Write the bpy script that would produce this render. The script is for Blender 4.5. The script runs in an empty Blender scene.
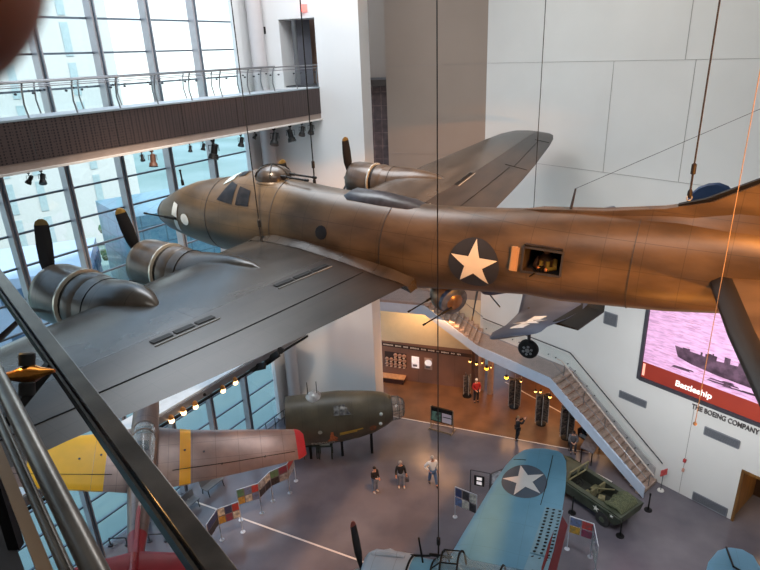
import bpy, bmesh, math, random
from math import sin, cos, pi, radians, sqrt
from mathutils import Vector, Matrix
random.seed(7)
SC = bpy.context.scene
COL = SC.collection
V = Vector

# ------------------------------------------------------------------ camera
EYE = V((0, 0, 21.4)); FPX = 591.7
def cam_axes(pitch, roll):
    cp, sp = cos(pitch), sin(pitch)
    f = V((0, cp, -sp)); r = V((1, 0, 0)); d = f.cross(r)
    cr, sr = cos(roll), sin(roll)
    return cr*r + sr*d, -sr*r + cr*d, f
CR, CD, CF = cam_axes(radians(21.387), radians(2.355))
cd = bpy.data.cameras.new('camera'); cam = bpy.data.objects.new('camera', cd); COL.objects.link(cam)
m = Matrix((CR, -CD, -CF)).transposed().to_4x4(); m.translation = EYE
cam.matrix_world = m
cd.sensor_width = 36; cd.sensor_fit = 'HORIZONTAL'; cd.lens = FPX/760*36
cd.clip_start = 0.01; cd.clip_end = 600
cd.dof.use_dof = True; cd.dof.focus_distance = 22; cd.dof.aperture_fstop = cd.lens/1.5
SC.camera = cam

# ------------------------------------------------------------------ colour management, sky, lights
SC.view_settings.view_transform = 'Standard'; SC.view_settings.look = 'None'
SC.view_settings.gamma = 1; SC.view_settings.use_curve_mapping = False
SC.view_settings.exposure = 1.0
W = bpy.data.worlds.new('sky'); SC.world = W; W.use_nodes = True
nt = W.node_tree; nt.nodes.clear()
wo = nt.nodes.new('ShaderNodeOutputWorld'); bg = nt.nodes.new('ShaderNodeBackground')
tc = nt.nodes.new('ShaderNodeTexCoord'); sp_ = nt.nodes.new('ShaderNodeSeparateXYZ'); rp = nt.nodes.new('ShaderNodeValToRGB')
nt.links.new(tc.outputs['Generated'], sp_.inputs[0]); nt.links.new(sp_.outputs['Z'], rp.inputs[0])
rp.color_ramp.elements[0].position = 0.0; rp.color_ramp.elements[0].color = (1.0, 1.0, .97, 1)
rp.color_ramp.elements[1].position = .35; rp.color_ramp.elements[1].color = (.50, .70, .95, 1)
nt.links.new(rp.outputs[0], bg.inputs[0]); bg.inputs[1].default_value = 1.15
nt.links.new(bg.outputs[0], wo.inputs[0])

def light(name, kind, loc, aim, power, color=(1, 1, 1), size=1.0, size_y=None, angle=45, blend=.6, portal=False):
    l = bpy.data.lights.new(name, kind); l.energy = power; l.color = color
    o = bpy.data.objects.new(name, l); COL.objects.link(o); o.location = loc
    d = (V(aim)-V(loc)).normalized(); o.rotation_euler = d.to_track_quat('-Z', 'Y').to_euler()
    if kind == 'AREA':
        l.size = size
        if size_y: l.shape = 'RECTANGLE'; l.size_y = size_y
        if portal: l.cycles.is_portal = True
    elif kind == 'SPOT':
        l.spot_size = radians(angle); l.spot_blend = blend; l.shadow_soft_size = size
    else:
        l.shadow_soft_size = size
    return o
# sun outside (hits the buildings and the glass wall)
s_ = bpy.data.lights.new('sun', 'SUN'); s_.energy = 2.0; s_.angle = radians(2); s_.color = (1, .95, .86)
so = bpy.data.objects.new('sun', s_); COL.objects.link(so); so.rotation_euler = V((-.55, .45, -.75)).to_track_quat('-Z', 'Y').to_euler()
# high bay lighting of the hall, with two added washes for the right wall
light('hall_lamp', 'AREA', (5, 22, 29), (5, 22, 0), 330, (1, .92, .84), 12, 10)
light('hall_lamp', 'AREA', (2, 2, 27), (9, 24, 6), 420, (1, .94, .86), 12, 5)  # added unseen wash that brightens the right wall
light('hall_lamp', 'AREA', (9.6, 18.2, 8.8), (13.9, 24.0, 5.0), 300, (.97, .98, 1), 5, 2.5)  # added unseen fill at mid height, lifts the lower right wall
light('theatre_spot', 'SPOT', (-4, 13, 28), (-6.0, 19.6, 17), 6000, (1, .78, .58), .4, angle=44)
light('theatre_spot', 'SPOT', (-5, 17, 14.5), (-8.9, 19.8, 10.2), 160, (1, .48, .12), .2, angle=26)
light('hall_lamp', 'AREA', (-4, 24, 28.8), (-4, 24, 0), 1050, (.9, .95, 1), 8, 8)
# warm theatre spots on the tail of the bomber
light('theatre_spot', 'SPOT', (9, 4, 25.5), (5.5, 13, 17), 6800, (1, .34, .04), .3, angle=50)
light('theatre_spot', 'SPOT', (10, 2, 15), (6.2, 12.6, 16.6), 4200, (1, .38, .06), .25, angle=44)
light('theatre_spot', 'SPOT', (5.2, 7.5, 8.5), (5.4, 13.2, 16.6), 350, (1, .36, .06), .3, angle=38)
light('theatre_spot', 'SPOT', (8, 15, 28.5), (3.5, 21.5, 17), 9000, (1, .5, .2), .3, angle=50)
# daylight
#light('window_portal', 'AREA', (-10.0, 27.5, 13), (0, 21, 13), 1, size=30, size_y=26, portal=True)

# ------------------------------------------------------------------ geometry of the place
def ray(x, y):
    return (CR*((x-380)/FPX) + CD*((y-285)/FPX) + CF).normalized()
def onz(x, y, z=0):
    v = ray(x, y); return EYE + v*((z-EYE.z)/v.z)
def onpl(x, y, p, n):
    v = ray(x, y); return EYE + v*((V(p)-EYE).dot(n)/v.dot(n))
def azd(a): a = radians(a); return V((sin(a), cos(a), 0))
def azn(d): return V((d.y, -d.x, 0))
RP = V((13.605, 25.393, 0)); DR = azd(-38.5); NR = azn(DR)          # right wall: along DR, out of the room along NR
CO = V((6.353, 34.509, 0)); DB = azd(108.4); NB = -azn(DB)          # back wall: along DB, out of the room along NB
WP = V((-13.394, 22.079, 0)); DW = azd(33.2); NW = azn(DW)          # window wall; room is on the +NW side
PP = V((-2.69, 32.0, 0)); DP = azd(-71.6); NP = azn(DP)             # white pier with the doorway
def RW(s, n=0, z=0): return RP + DR*s + NR*n + V((0, 0, z))
def BW(t, n=0, z=0): return CO + DB*t + NB*n + V((0, 0, z))
def WW(s, n=0, z=0): return WP + DW*s + NW*n + V((0, 0, z))
def PW(t, n=0, z=0): return PP + DP*t + NP*n + V((0, 0, z))

# ------------------------------------------------------------------ materials
def lin(c):
    return tuple((v/255/12.92 if v/255 <= .04045 else ((v/255+.055)/1.055)**2.4) for v in c)
MATS = {}
def mat(name, rgb, rough=.5, metal=0, var=.12, scale=3, bump=0, rgb2=None, lines=None, lw=.012, spec=.5, emit=0, trans=0, alpha=1, ldark=.35, stretch=(1, 1, 1), detail=5, coat=0):
    """procedural material: noise between two tones, optional seams (lines = ((axis, spacing), ...))"""
    if name in MATS: return MATS[name]
    M = bpy.data.materials.new(name); M.use_nodes = True; n = M.node_tree; L = n.links
    b = n.nodes['Principled BSDF']
    c1 = lin(rgb); c2 = lin(rgb2) if rgb2 else tuple(max(0, v*(1-var)) for v in c1)
    tc = n.nodes.new('ShaderNodeTexCoord'); mp = n.nodes.new('ShaderNodeMapping'); mp.inputs['Scale'].default_value = stretch
    L.new(tc.outputs['Object'], mp.inputs[0])
    no = n.nodes.new('ShaderNodeTexNoise'); no.inputs['Scale'].default_value = scale; no.inputs['Detail'].default_value = detail
    L.new(mp.outputs[0], no.inputs[0])
    r = n.nodes.new('ShaderNodeValToRGB'); r.color_ramp.elements[0].position = .35; r.color_ramp.elements[1].position = .65
    r.color_ramp.elements[0].color = (*c1, 1); r.color_ramp.elements[1].color = (*c2, 1)
    L.new(no.outputs[0], r.inputs[0]); out = r.outputs[0]
    if lines:
        sx = n.nodes.new('ShaderNodeSeparateXYZ'); L.new(tc.outputs['Object'], sx.inputs[0]); acc = None
        for ax, spc in lines:
            d = n.nodes.new('ShaderNodeMath'); d.operation = 'DIVIDE'; d.inputs[1].default_value = spc; L.new(sx.outputs[ax], d.inputs[0])
            f = n.nodes.new('ShaderNodeMath'); f.operation = 'FRACT'; L.new(d.outputs[0], f.inputs[0])
            g = n.nodes.new('ShaderNodeMath'); g.operation = 'LESS_THAN'; g.inputs[1].default_value = lw/spc; L.new(f.outputs[0], g.inputs[0])
            if acc is None: acc = g.outputs[0]
            else:
                mx = n.nodes.new('ShaderNodeMath'); mx.operation = 'MAXIMUM'; L.new(acc, mx.inputs[0]); L.new(g.outputs[0], mx.inputs[1]); acc = mx.outputs[0]
        mm = n.nodes.new('ShaderNodeMix'); mm.data_type = 'RGBA'; mm.blend_type = 'MULTIPLY'
        L.new(acc, mm.inputs[0]); L.new(out, mm.inputs[6]); mm.inputs[7].default_value = (ldark, ldark, ldark, 1); out = mm.outputs[2]
    L.new(out, b.inputs['Base Color'])
    b.inputs['Roughness'].default_value = rough; b.inputs['Metallic'].default_value = metal
    b.inputs['Specular IOR Level'].default_value = spec
    if coat: b.inputs['Coat Weight'].default_value = coat; b.inputs['Coat Roughness'].default_value = .15
    if bump:
        bp = n.nodes.new('ShaderNodeBump'); bp.inputs['Strength'].default_value = bump; bp.inputs['Distance'].default_value = .02
        L.new(no.outputs[0], bp.inputs['Height']); L.new(bp.outputs[0], b.inputs['Normal'])
    if emit:
        L.new(out, b.inputs['Emission Color']); b.inputs['Emission Strength'].default_value = emit
    if trans: b.inputs['Transmission Weight'].default_value = trans
    if alpha < 1: b.inputs['Alpha'].default_value = alpha
    MATS[name] = M; return M
def glassmat(name, tint, gloss=.12, rough=.02):
    if name in MATS: return MATS[name]
    M = bpy.data.materials.new(name); M.use_nodes = True; n = M.node_tree; n.nodes.clear()
    o = n.nodes.new('ShaderNodeOutputMaterial'); t = n.nodes.new('ShaderNodeBsdfTransparent'); g = n.nodes.new('ShaderNodeBsdfGlossy')
    mx = n.nodes.new('ShaderNodeMixShader'); lw_ = n.nodes.new('ShaderNodeLayerWeight'); lw_.inputs[0].default_value = .5; fr = n.nodes.new('ShaderNodeMath'); fr.operation = 'POWER'; fr.inputs[1].default_value = 5; ad = n.nodes.new('ShaderNodeMath'); ad.operation = 'ADD'
    no = n.nodes.new('ShaderNodeTexNoise'); no.inputs['Scale'].default_value = .6
    tcn = n.nodes.new('ShaderNodeTexCoord'); n.links.new(tcn.outputs['Object'], no.inputs[0])
    bp = n.nodes.new('ShaderNodeBump'); bp.inputs['Strength'].default_value = .02; n.links.new(no.outputs[0], bp.inputs['Height']); n.links.new(bp.outputs[0], g.inputs['Normal'])
    t.inputs[0].default_value = (*tint, 1); g.inputs['Roughness'].default_value = rough; g.inputs[0].default_value = (.9, .95, 1, 1)
    n.links.new(lw_.outputs['Facing'], fr.inputs[0]); ad.inputs[1].default_value = gloss*.3
    n.links.new(fr.outputs[0], ad.inputs[0]); n.links.new(ad.outputs[0], mx.inputs[0])
    n.links.new(t.outputs[0], mx.inputs[1]); n.links.new(g.outputs[0], mx.inputs[2]); n.links.new(mx.outputs[0], o.inputs[0])
    MATS[name] = M; return M

# ------------------------------------------------------------------ mesh helpers
class MB:
    def __init__(s): s.v = []; s.f = []; s.m = []; s.cur = 0
    def add(s, vs, fs):
        k = len(s.v); s.v += [V(p) for p in vs]; s.f += [tuple(i+k for i in f) for f in fs]; s.m += [s.cur]*len(fs); return s
    def box(s, c, size, R=None):
        c = V(c); x, y, z = [a/2 for a in size]; vs = []
        for dz in (-z, z):
            for dx, dy in ((-x, -y), (x, -y), (x, y), (-x, y)):
                p = V((dx, dy, dz)); vs.append(c + (R @ p if R is not None else p))
        return s.add(vs, [(3, 2, 1, 0), (4, 5, 6, 7), (0, 1, 5, 4), (1, 2, 6, 5), (2, 3, 7, 6), (3, 0, 4, 7)])
    def slab(s, pts, vec):
        """prism: polygon pts swept by vec"""
        vec = V(vec); n = len(pts); vs = [V(p) for p in pts] + [V(p)+vec for p in pts]
        fs = [tuple(range(n))[::-1], tuple(range(n, 2*n))] + [(i, (i+1) % n, n+(i+1) % n, n+i) for i in range(n)]
        return s.add(vs, fs)
    def beam(s, a, b, w, h, up=(0, 0, 1)):
        a, b = V(a), V(b); d = (b-a); 
        if d.length < 1e-6: return s
        d.normalize(); up = V(up)
        if abs(d.dot(up)) > .98: up = V((1, 0, 0))
        x = d.cross(up).normalized(); y = x.cross(d).normalized()
        pts = [a + x*w/2*i + y*h/2*j for i, j in ((-1, -1), (1, -1), (1, 1), (-1, 1))]
        return s.slab(pts, b-a)
    def tube(s, pts, r, n=8, cap=True):
        pts = [V(p) for p in pts]; m = len(pts)
        rr = r if isinstance(r, (list, tuple)) else [r]*m
        t0 = (pts[1]-pts[0]).normalized(); u = t0.orthogonal().normalized(); vs = []; 
        for i, p in enumerate(pts):
            t = (pts[min(i+1, m-1)]-pts[max(i-1, 0)]).normalized()
            u = (u - t*u.dot(t)).normalized(); w = t.cross(u)
            for k in range(n):
                a = 2*pi*k/n; vs.append(p + (u*cos(a)+w*sin(a))*rr[i])
        fs = [(i*n+k, i*n+(k+1) % n, (i+1)*n+(k+1) % n, (i+1)*n+k) for i in range(m-1) for k in range(n)]
        if cap: fs += [tuple(range(n))[::-1], tuple(range((m-1)*n, m*n))]
        return s.add(vs, fs)
    def rings(s, rings, cap=True):
        n = len(rings[0]); m = len(rings); vs = [p for r in rings for p in r]
        fs = [(i*n+k, i*n+(k+1) % n, (i+1)*n+(k+1) % n, (i+1)*n+k) for i in range(m-1) for k in range(n)]
        if cap: fs += [tuple(range(n))[::-1], tuple(range((m-1)*n, m*n))]
        return s.add(vs, fs)
    def lathe(s, base, axis, prof, n=20, cap=True):
        """prof = [(dist along axis, radius)]"""
        axis = V(axis).normalized(); u = axis.orthogonal().normalized(); w = axis.cross(u); base = V(base)
        return s.rings([[base+axis*h+(u*cos(2*pi*k/n)+w*sin(2*pi*k/n))*max(r, 1e-4) for k in range(n)] for h, r in prof], cap)
    def ball(s, c, r, n=14, sc=(1, 1, 1)):
        c = V(c); rg = []
        for i in range(1, n//2+1):
            a = pi*i/(n//2+1); rg.append([c+V((r*sc[0]*sin(a)*cos(2*pi*k/n), r*sc[1]*sin(a)*sin(2*pi*k/n), r*sc[2]*cos(a))) for k in range(n)])
        return s.rings(rg[::-1])
    def build(s, name, mats, parent=None, smooth=False, bevel=0):
        me = bpy.data.meshes.new(name); me.from_pydata([tuple(p) for p in s.v], [], s.f); me.update()
        if not isinstance(mats, (list, tuple)): mats = [mats]
        for q in mats: me.materials.append(q)
        for p, k in zip(me.polygons, s.m): p.material_index = k
        bm = bmesh.new(); bm.from_mesh(me); bmesh.ops.recalc_face_normals(bm, faces=bm.faces); bm.to_mesh(me); bm.free()
        if smooth:
            me.polygons.foreach_set('use_smooth', [True]*len(me.polygons))
            try: me.set_sharp_from_angle(angle=radians(smooth if smooth > 1 else 40))
            except Exception: pass
        o = bpy.data.objects.new(name, me); COL.objects.link(o)
        if parent: o.parent = parent
        if bevel:
            bv = o.modifiers.new('bevel', 'BEVEL'); bv.width = bevel; bv.segments = 2; bv.limit_method = 'ANGLE'
        return o
def tag(o, label=None, cat=None, group=None, kind=None):
    if label: o['label'] = label
    if cat: o['category'] = cat
    if group: o['group'] = group
    if kind: o['kind'] = kind
    return o
def root(name, label, cat, loc=(0, 0, 0), R=None, group=None):
    o = bpy.data.objects.new(name, None); COL.objects.link(o); o.empty_display_size = .3
    if R is None: o.location = loc
    else:
        mm = R.to_4x4() if len(R) == 3 else R; mm.translation = V(loc); o.matrix_world = mm
    return tag(o, label, cat, group)
def struct(o): o['kind'] = 'structure'; return o
def copy_thing(o, loc=None, rot=None, label=None, parent=None):
    c = o.copy(); COL.objects.link(c); c.parent = parent
    if loc is not None: c.location = loc
    if rot is not None: c.rotation_euler = rot
    if label: c['label'] = label
    for ch in [k for k in bpy.data.objects if k.parent == o]: copy_thing(ch, parent=c)
    return c
def textobj(name, body, size, origin, xdir, ydir, material, ext=.01, parent=None, bold=False, align='LEFT', sx=1):
    cu = bpy.data.curves.new(name, 'FONT'); cu.body = body; cu.size = size; cu.extrude = ext; cu.align_x = align
    cu.offset = size*.02 if bold else 0
    o = bpy.data.objects.new(name, cu); dg = None
    COL.objects.link(o); bpy.context.view_layer.update()
    me = bpy.data.meshes.new_from_object(o.evaluated_get(bpy.context.evaluated_depsgraph_get()))
    COL.objects.unlink(o); bpy.data.objects.remove(o)
    x = V(xdir).normalized(); y = V(ydir).normalized(); z = x.cross(y).normalized()
    me.transform(Matrix((x*sx, y, z)).transposed().to_4x4()); me.transform(Matrix.Translation(V(origin)))
    me.materials.clear(); me.materials.append(material)
    o = bpy.data.objects.new(name, me); COL.objects.link(o)
    if parent: o.parent = parent
    return o
# ------------------------------------------------------------------ room materials
m_white = mat('painted_wall', (222, 219, 214), .55, var=.05, scale=.4)
m_white2 = mat('painted_pier', (222, 222, 222), .6, var=.04, scale=.4)
m_tan = mat('back_wall_paint', (156, 140, 128), .6, var=.05, scale=.4)
m_brown = mat('brown_panelling', (128, 92, 78), .6, var=.1, scale=1.5, lines=((0, 1.2),), lw=.01)
m_cream = mat('cream_plaster', (206, 188, 160), .7, var=.05)
m_floor = mat('polished_concrete', (114, 108, 114), .2, rgb2=(90, 86, 94), scale=.35, spec=.45, bump=.02)
m_wood = mat('stained_gallery_floor', (122, 84, 58), .35, rgb2=(98, 66, 46), scale=.9)
m_groove = mat('shadow_joint', (150, 144, 140), .8)
m_steel = mat('brushed_steel', (150, 150, 152), .3, .9, var=.15, scale=30, stretch=(1, 1, .05))
m_mull = mat('mullion_aluminium', (176, 172, 176), .35, .35, var=.1)
m_trans = mat('transom_aluminium', (104, 116, 128), .4, .4)
m_glass = glassmat('window_glass', (.90, .965, .98))
m_clear = glassmat('guard_glass', (.975, .99, .99), gloss=.03)
m_dark = mat('black_paint', (12, 12, 13), .55, spec=.3)
m_mid = mat('dark_grey_metal', (66, 66, 70), .5, .3)
m_grille = mat('vent_grey', (112, 114, 120), .5, lines=((2, .06),), lw=.02)
m_lblue = mat('stringer_paint', (186, 198, 216), .4, var=.06)
m_conc = mat('tread_terrazzo', (176, 152, 138), .6, rgb2=(150, 128, 116), scale=8)
m_ceil = mat('ceiling_paint', (190, 190, 190), .8)

# ------------------------------------------------------------------ floor, walls
f = MB(); f.add([(-45, -16, 0), (30, -16, 0), (30, 60, 0), (-45, 60, 0)], [(0, 1, 2, 3)])
# the hall floor ends at the window wall and at the gallery line
A0 = onz(386, 415); A1 = onz(575, 450)
GD = (A1-A0).normalized()
hall = MB(); hall.slab([WW(-45, -.2), WW(14, -.2), A0-GD*3.0, A1+GD*10, RW(-45, 2)], (0, 0, -.3))
struct(hall.build('floor', m_floor))
gal = MB(); gal.slab([A0-GD*.8, A1+GD*10, A1+GD*10+V((4, 14, 0)), A0-GD*.8+V((-.3, 5.6, 0))], (0, 0, -.3))
struct(gal.build('floor', m_wood))
for k, (a, b, w) in enumerate(((A0-GD*.4, A1+GD*.8, .06), (onz(505, 382), onz(560, 412)+V((1.6, -2.3, 0)), .09), (onz(188, 499)-V((1.5, -.74, 0)), onz(356, 559.5)+V((1.6, -.78, 0)), .09))):
    struct(MB().beam(a+V((0, 0, .002)), b+V((0, 0, .002)), w, .008).build('trim_%d' % (k+1), mat('pale_floor_strip', (224, 214, 208), .4)))
# right wall: full height from the stair foot to the right, open below the stair soffit to the left
def wall_slab(F, pts, th, m, name):
    vs = [F(s, 0, z) for s, z in pts]; n = (F(0, 1, 0)-F(0, 0, 0))*th
    return struct(MB().slab(vs, n).build(name, m))
wall_slab(RW, [(-.2, 0), (-4.33, 0), (-4.33, 2.95), (-8.2, 2.95), (-8.2, 0), (-42, 0), (-42, 30), (11.65, 30), (11.65, 3.75), (5.2, 3.75)], .35, m_white, 'wall_right')
wall_slab(BW, [(-.5, 0), (-6.75, 0), (-6.75, 2.0), (-.5, 2.0)], .3, m_brown, 'wall_back')
wall_slab(BW, [(-.5, 2.0), (-6.75, 2.0), (-6.75, 2.95), (-.5, 2.95)], .3, m_brown, 'wall_back')
wall_slab(BW, [(.0, 2.95), (-6.75, 2.95), (-6.75, 6.55), (.0, 6.55)], .3, m_cream, 'wall_back')
wall_slab(BW, [(.0, 6.55), (-5.8, 6.55), (-5.8, 30), (.0, 30)], .3, m_tan, 'wall_back')
# dark glazed bay and open gallery beyond the left end of the back wall
wall_slab(lambda s, n, z: BW(s, n+.9, z), [(-9, 6.55), (-9, 19.7), (-5.7, 19.7), (-5.7, 6.55)], .2, mat('smoked_glazing', (92, 74, 72), .3, rgb2=(70, 56, 56), lines=((0, .5), (2, .8)), lw=.05, ldark=1.8), 'wall_back')
wall_slab(lambda s, n, z: BW(s, n+3.5, z), [(-12, 19.7), (-12, 30), (-4.5, 30), (-4.5, 19.7)], .2, m_tan, 'wall_back')
struct(MB().slab([BW(-9, .05, 19.6), BW(-5.75, .05, 19.6), BW(-5.75, 3.5, 19.6), BW(-9, 3.5, 19.6)], (0, 0, .35)).build('floor', mat('slab_edge', (70, 62, 58), .6)))
# wall joints
jn = 10
def joint(F, a, b, n=-.006, w=.022):
    global jn
    jn += 1
    return struct(MB().beam(F(a[0], n, a[1]), F(b[0], n, b[1]), w, w*.5).build('trim_%d' % jn, m_groove))
for z in (14.62*1.0+.98, 20.66):
    joint(RW, (-30, z), (11.6, z))
joint(BW, (-5.75, 20.66), (-.05, 20.66)); joint(BW, (-5.75, 15.7), (-.05, 15.7))
joint(BW, (-5.78, 6.6), (-.05, 6.6), w=.05)
for s in (.9, -9): joint(RW, (s, 20.66), (s, 29))
for s in (4.1, .45, -6): joint(RW, (s, 15.6), (s, 20.66))
for s in (-1.85,): joint(RW, (s, 7.6 if s > 0 else 0), (s, 15.6 if s > 0 else 5.0))
# gallery room behind and under the stair
wall_slab(lambda s, n, z: RW(s, n+6.5, z), [(-.5, 0), (14, 0), (14, 3.75), (-.5, 3.75)], .2, m_brown, 'wall_gallery')
struct(MB().slab([BW(-.52, .32, 0), BW(-.52, 10, 0), BW(-.52, 10, 3.75), BW(-.52, .32, 3.75)], DB*.2).build('wall_gallery', m_brown))
wall_slab(lambda s, n, z: RW(s, n+.4, z), [(-.2, 0), (.1, 0), (.1, 3.7), (-.2, 3.7)], 6.1, m_brown, 'wall_gallery')
struct(MB().slab([RW(-.2, .3, 3.75), RW(14, .3, 3.75), RW(14, 6.7, 3.75), RW(-.2, 6.7, 3.75)], (0, 0, .3)).build('ceiling', m_ceil))
# doorway on the far right: timber lined passage
wall_slab(lambda s, n, z: RW(s, n+2.6, z), [(-3.2, 0), (-9.5, 0), (-9.5, 3.2), (-3.2, 3.2)], .2, mat('passage_wall', (70, 44, 24), .6), 'wall_passage')
wall_slab(lambda s, n, z: RW(s, n+.3, z), [(-4.1, 0), (-4.33, 0), (-4.33, 3.2), (-4.1, 3.2)], 2.4, mat('oak_lining', (134, 92, 40), .5, rgb2=(104, 68, 28), scale=6, stretch=(1, 1, .1)), 'trim_50')
struct(MB().slab([RW(-4.2, .3, 2.96), RW(-9, .3, 2.96), RW(-9, 2.7, 2.96), RW(-4.2, 2.7, 2.96)], (0, 0, .2)).build('ceiling', MATS['oak_lining']))
fr = MB(); fr.beam(RW(-4.39, -.01, 0), RW(-4.39, -.01, 2.9), .12, .1, up=NR); fr.beam(RW(-4.33, -.01, 2.9), RW(-8.2, -.01, 2.9), .1, .12)
struct(fr.build('trim_51', MATS['oak_lining']))
# white pier carrying the footbridge, with the doorway at deck level
def quadwall(F, holes, s0, s1, z0, z1, th, m, name):
    """wall rectangle with one rectangular hole, as four prisms in one mesh"""
    b = MB(); (a, c, d, e) = holes; n = (F(0, 1, 0)-F(0, 0, 0))*th
    for x0, x1, y0, y1 in ((s0, a, z0, z1), (c, s1, z0, z1), (a, c, z0, d), (a, c, e, z1)):
        if x1-x0 > .01 and y1-y0 > .01: b.slab([F(x0, 0, y0), F(x1, 0, y0), F(x1, 0, y1), F(x0, 0, y1)], n)
    return struct(b.build(name, m))
quadwall(PW, (.02, 1.97, 19.9, 23.16), -2.29, 3.6, 0, 30, 1.47, m_white2, 'wall_pier')
wall_slab(lambda s, n, z: PW(s, n+2.4, z), [(-1.5, 19), (3, 19), (3, 24), (-1.5, 24)], .2, mat('lobby_wall', (176, 138, 118), .6), 'wall_lobby')
lob = MB(); lob.box(V(PW(1.6, 1.75, 21.5)), (.7, 1.4, 3.4), Matrix.Rotation(radians(18.4), 3, 'Z')); struct(lob.build('door_1', mat('lobby_door_grey', (84, 84, 92), .4)))
struct(MB().slab([PW(-2, .2, 19.7), PW(2, .2, 19.7), PW(2, 2.4, 19.7), PW(-2, 2.4, 19.7)], (0, 0, .28)).build('floor', m_mid))
lb = root('lobby_counter', 'dark topped counter seen through the doorway at the footbridge end', 'counter', PW(.3, 1.75, 19.9))
RP18 = Matrix.Rotation(radians(18.4), 3, 'Z')
MB().box((0, 0, .75), (.7, .7, 1.5), RP18).build('counter_body', MATS['lobby_wall'], lb); MB().box((0, 0, 1.6), (.76, .76, .2), RP18).build('counter_top', m_dark, lb)
struct(MB().box(V(PW(2.8, -.02, 22.7)), (.34, .05, .34), RP18).build('trim_52', m_dark))
o = MB().box((0, 0, 0), (.34, .1, .34), RP18); o = o.build('exit_sign', mat('exit_sign_red', (236, 110, 104), .5, emit=.9)); o.location = PW(.5, -.08, 23.6)
tag(o, 'small red illuminated exit sign above the doorway at the footbridge end', 'sign')
# round column in the corner between pier and glass wall
cw = WW(12.9, .75)
struct(MB().lathe(cw, (0, 0, 1), [(0, .38), (30, .38)], 28).build('wall_column', mat('column_paint', (196, 190, 190), .45, var=.04), smooth=True))
struct(MB().lathe(onz(481, 389)+V((0, 0, 0)), (0, 0, 1), [(0, .22), (3.8, .22)], 18).build('wall_column', mat('warm_column', (176, 140, 120), .5), smooth=True))
struct(MB().lathe(onz(490, 393)+V((0, 0, 0)), (0, 0, 1), [(0, .2), (3.8, .2)], 18).build('wall_column', MATS['warm_column'], smooth=True))
# roof and the walls behind the camera
struct(MB().slab([WW(-38, -.4, 30), WW(13.5, -.4, 30), WW(16, -.4, 30), BW(0, 6, 30), RW(2, 8, 30), RW(-44, 8, 30)], (0, 0, .3)).build('ceiling', m_ceil))
wall_slab(lambda s, n, z: V((s, -7-n, z)), [(-30, 0), (40, 0), (40, 30), (-30, 30)], .3, m_white, 'wall_front')

# ------------------------------------------------------------------ window wall
MS = [-16.0, -13.43, -10.86, -8.3, -5.75, -3.2, -.68, 1.82, 4.28, 6.8, 9.38, 12.0]
ZT = [.35, 1.6, 2.87] + [14.29-1.26*k for k in range(9, 0, -1) if 14.29-1.26*k > 3.4] + [14.29+1.26*k for k in range(0, 13)]
ZT = sorted(set(round(z, 2) for z in ZT if z < 29.6))
struct(MB().slab([WW(-45, -.35, 0), WW(MS[0], -.35, 0), WW(MS[0], -.35, 30), WW(-45, -.35, 30)], NW*.3).build('wall_left', m_white))
struct(MB().slab([WW(12.3, -.35, 0), WW(13.6, -.35, 0), WW(13.6, -.35, 30), WW(12.3, -.35, 30)], NW*.4).build('wall_left', m_white2))
for i in range(len(MS)-1):
    s0, s1 = MS[i], MS[i+1]
    w = struct(MB().slab([WW(s0, -.02, 0), WW(s1, -.02, 0), WW(s1, -.02, 30), WW(s0, -.02, 30)], NW*.02).build('window_%d' % (i+1), m_glass))
    fb = MB()
    for z in ZT: fb.beam(WW(s0+.12, .03, z), WW(s1-.12, .03, z), .10, .075)
    fb.build('window_transom', m_trans, w)
    mb_ = MB(); mb_.box(WW(s0, .22, 15), (.22, .42, 30), Matrix.Rotation(radians(-33.2), 3, 'Z') @ Matrix.Rotation(pi/2, 3, 'Z'))
    mb_.build('window_mullion', m_mull, w)
    gb = MB(); gb.box(WW(s0, .45, 15), (.05, .09, 30), Matrix.Rotation(radians(-33.2), 3, 'Z') @ Matrix.Rotation(pi/2, 3, 'Z')); gb.build('mullion_cap', m_trans, w)
struct(MB().box(WW(12.15, .1, 15), (.35, .3, 30), Matrix.Rotation(radians(-33.2), 3, 'Z') @ Matrix.Rotation(pi/2, 3, 'Z')).build('trim_60', m_white2))
# low railing at the foot of the windows
rl = root('window_railing', 'thin dark railing at the foot of the glass wall behind the bomber nose section', 'railing', WW(11.2, .9))
for k in range(4): MB().tube([V(DW*(k*.8-1.2)), V(DW*(k*.8-1.2))+V((0, 0, 1.1))], .025).build('post', m_mid, rl)
for z in (.6, 1.1): MB().tube([V(DW*-1.2)+V((0, 0, z)), V(DW*1.2)+V((0, 0, z))], .025).build('rail', m_mid, rl)

# ------------------------------------------------------------------ outside
struct(MB().add([(-160, -40, -.35), (40, -40, -.35), (40, 220, -.35), (-160, 220, -.35)], [(0, 1, 2, 3)]).build('ground', mat('outside_paving', (146, 162, 158), .9, rgb2=(116, 138, 130), scale=.05)))
def building(name, label, c, size, rz, wall, wins=None):
    r = root(name, label, 'building', c); Rz = Matrix.Rotation(radians(rz), 3, 'Z'); sx, sy, sz = size
    MB().box((0, 0, sz/2), size, Rz).build('wall', wall, r)
    if wins:
        cols, rows, wm, ww, wh = wins
        for i in range(cols):
            b = MB()
            for j in range(rows):
                for side, L, Wd in (((0, -1), sx, sy), ((1, 0), sy, sx)):
                    u = (i+.5)/cols*L-L/2; z = (j+.6)/rows*sz
                    if side[1]: b.box(Rz @ V((u, -sy/2-.05, z)), (ww, .12, wh), Rz)
                    else: b.box(Rz @ V((sx/2+.05, u, z)), (.12, ww, wh), Rz)
            b.build('window_column', wm, r)
    return r
wl = mat('pale_facade', (206, 202, 196), .8, var=.04); wt = mat('facade_glass_pale', (176, 190, 190), .3); wb = mat('blue_white_cladding', (186, 196, 214), .7, var=.05)
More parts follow.
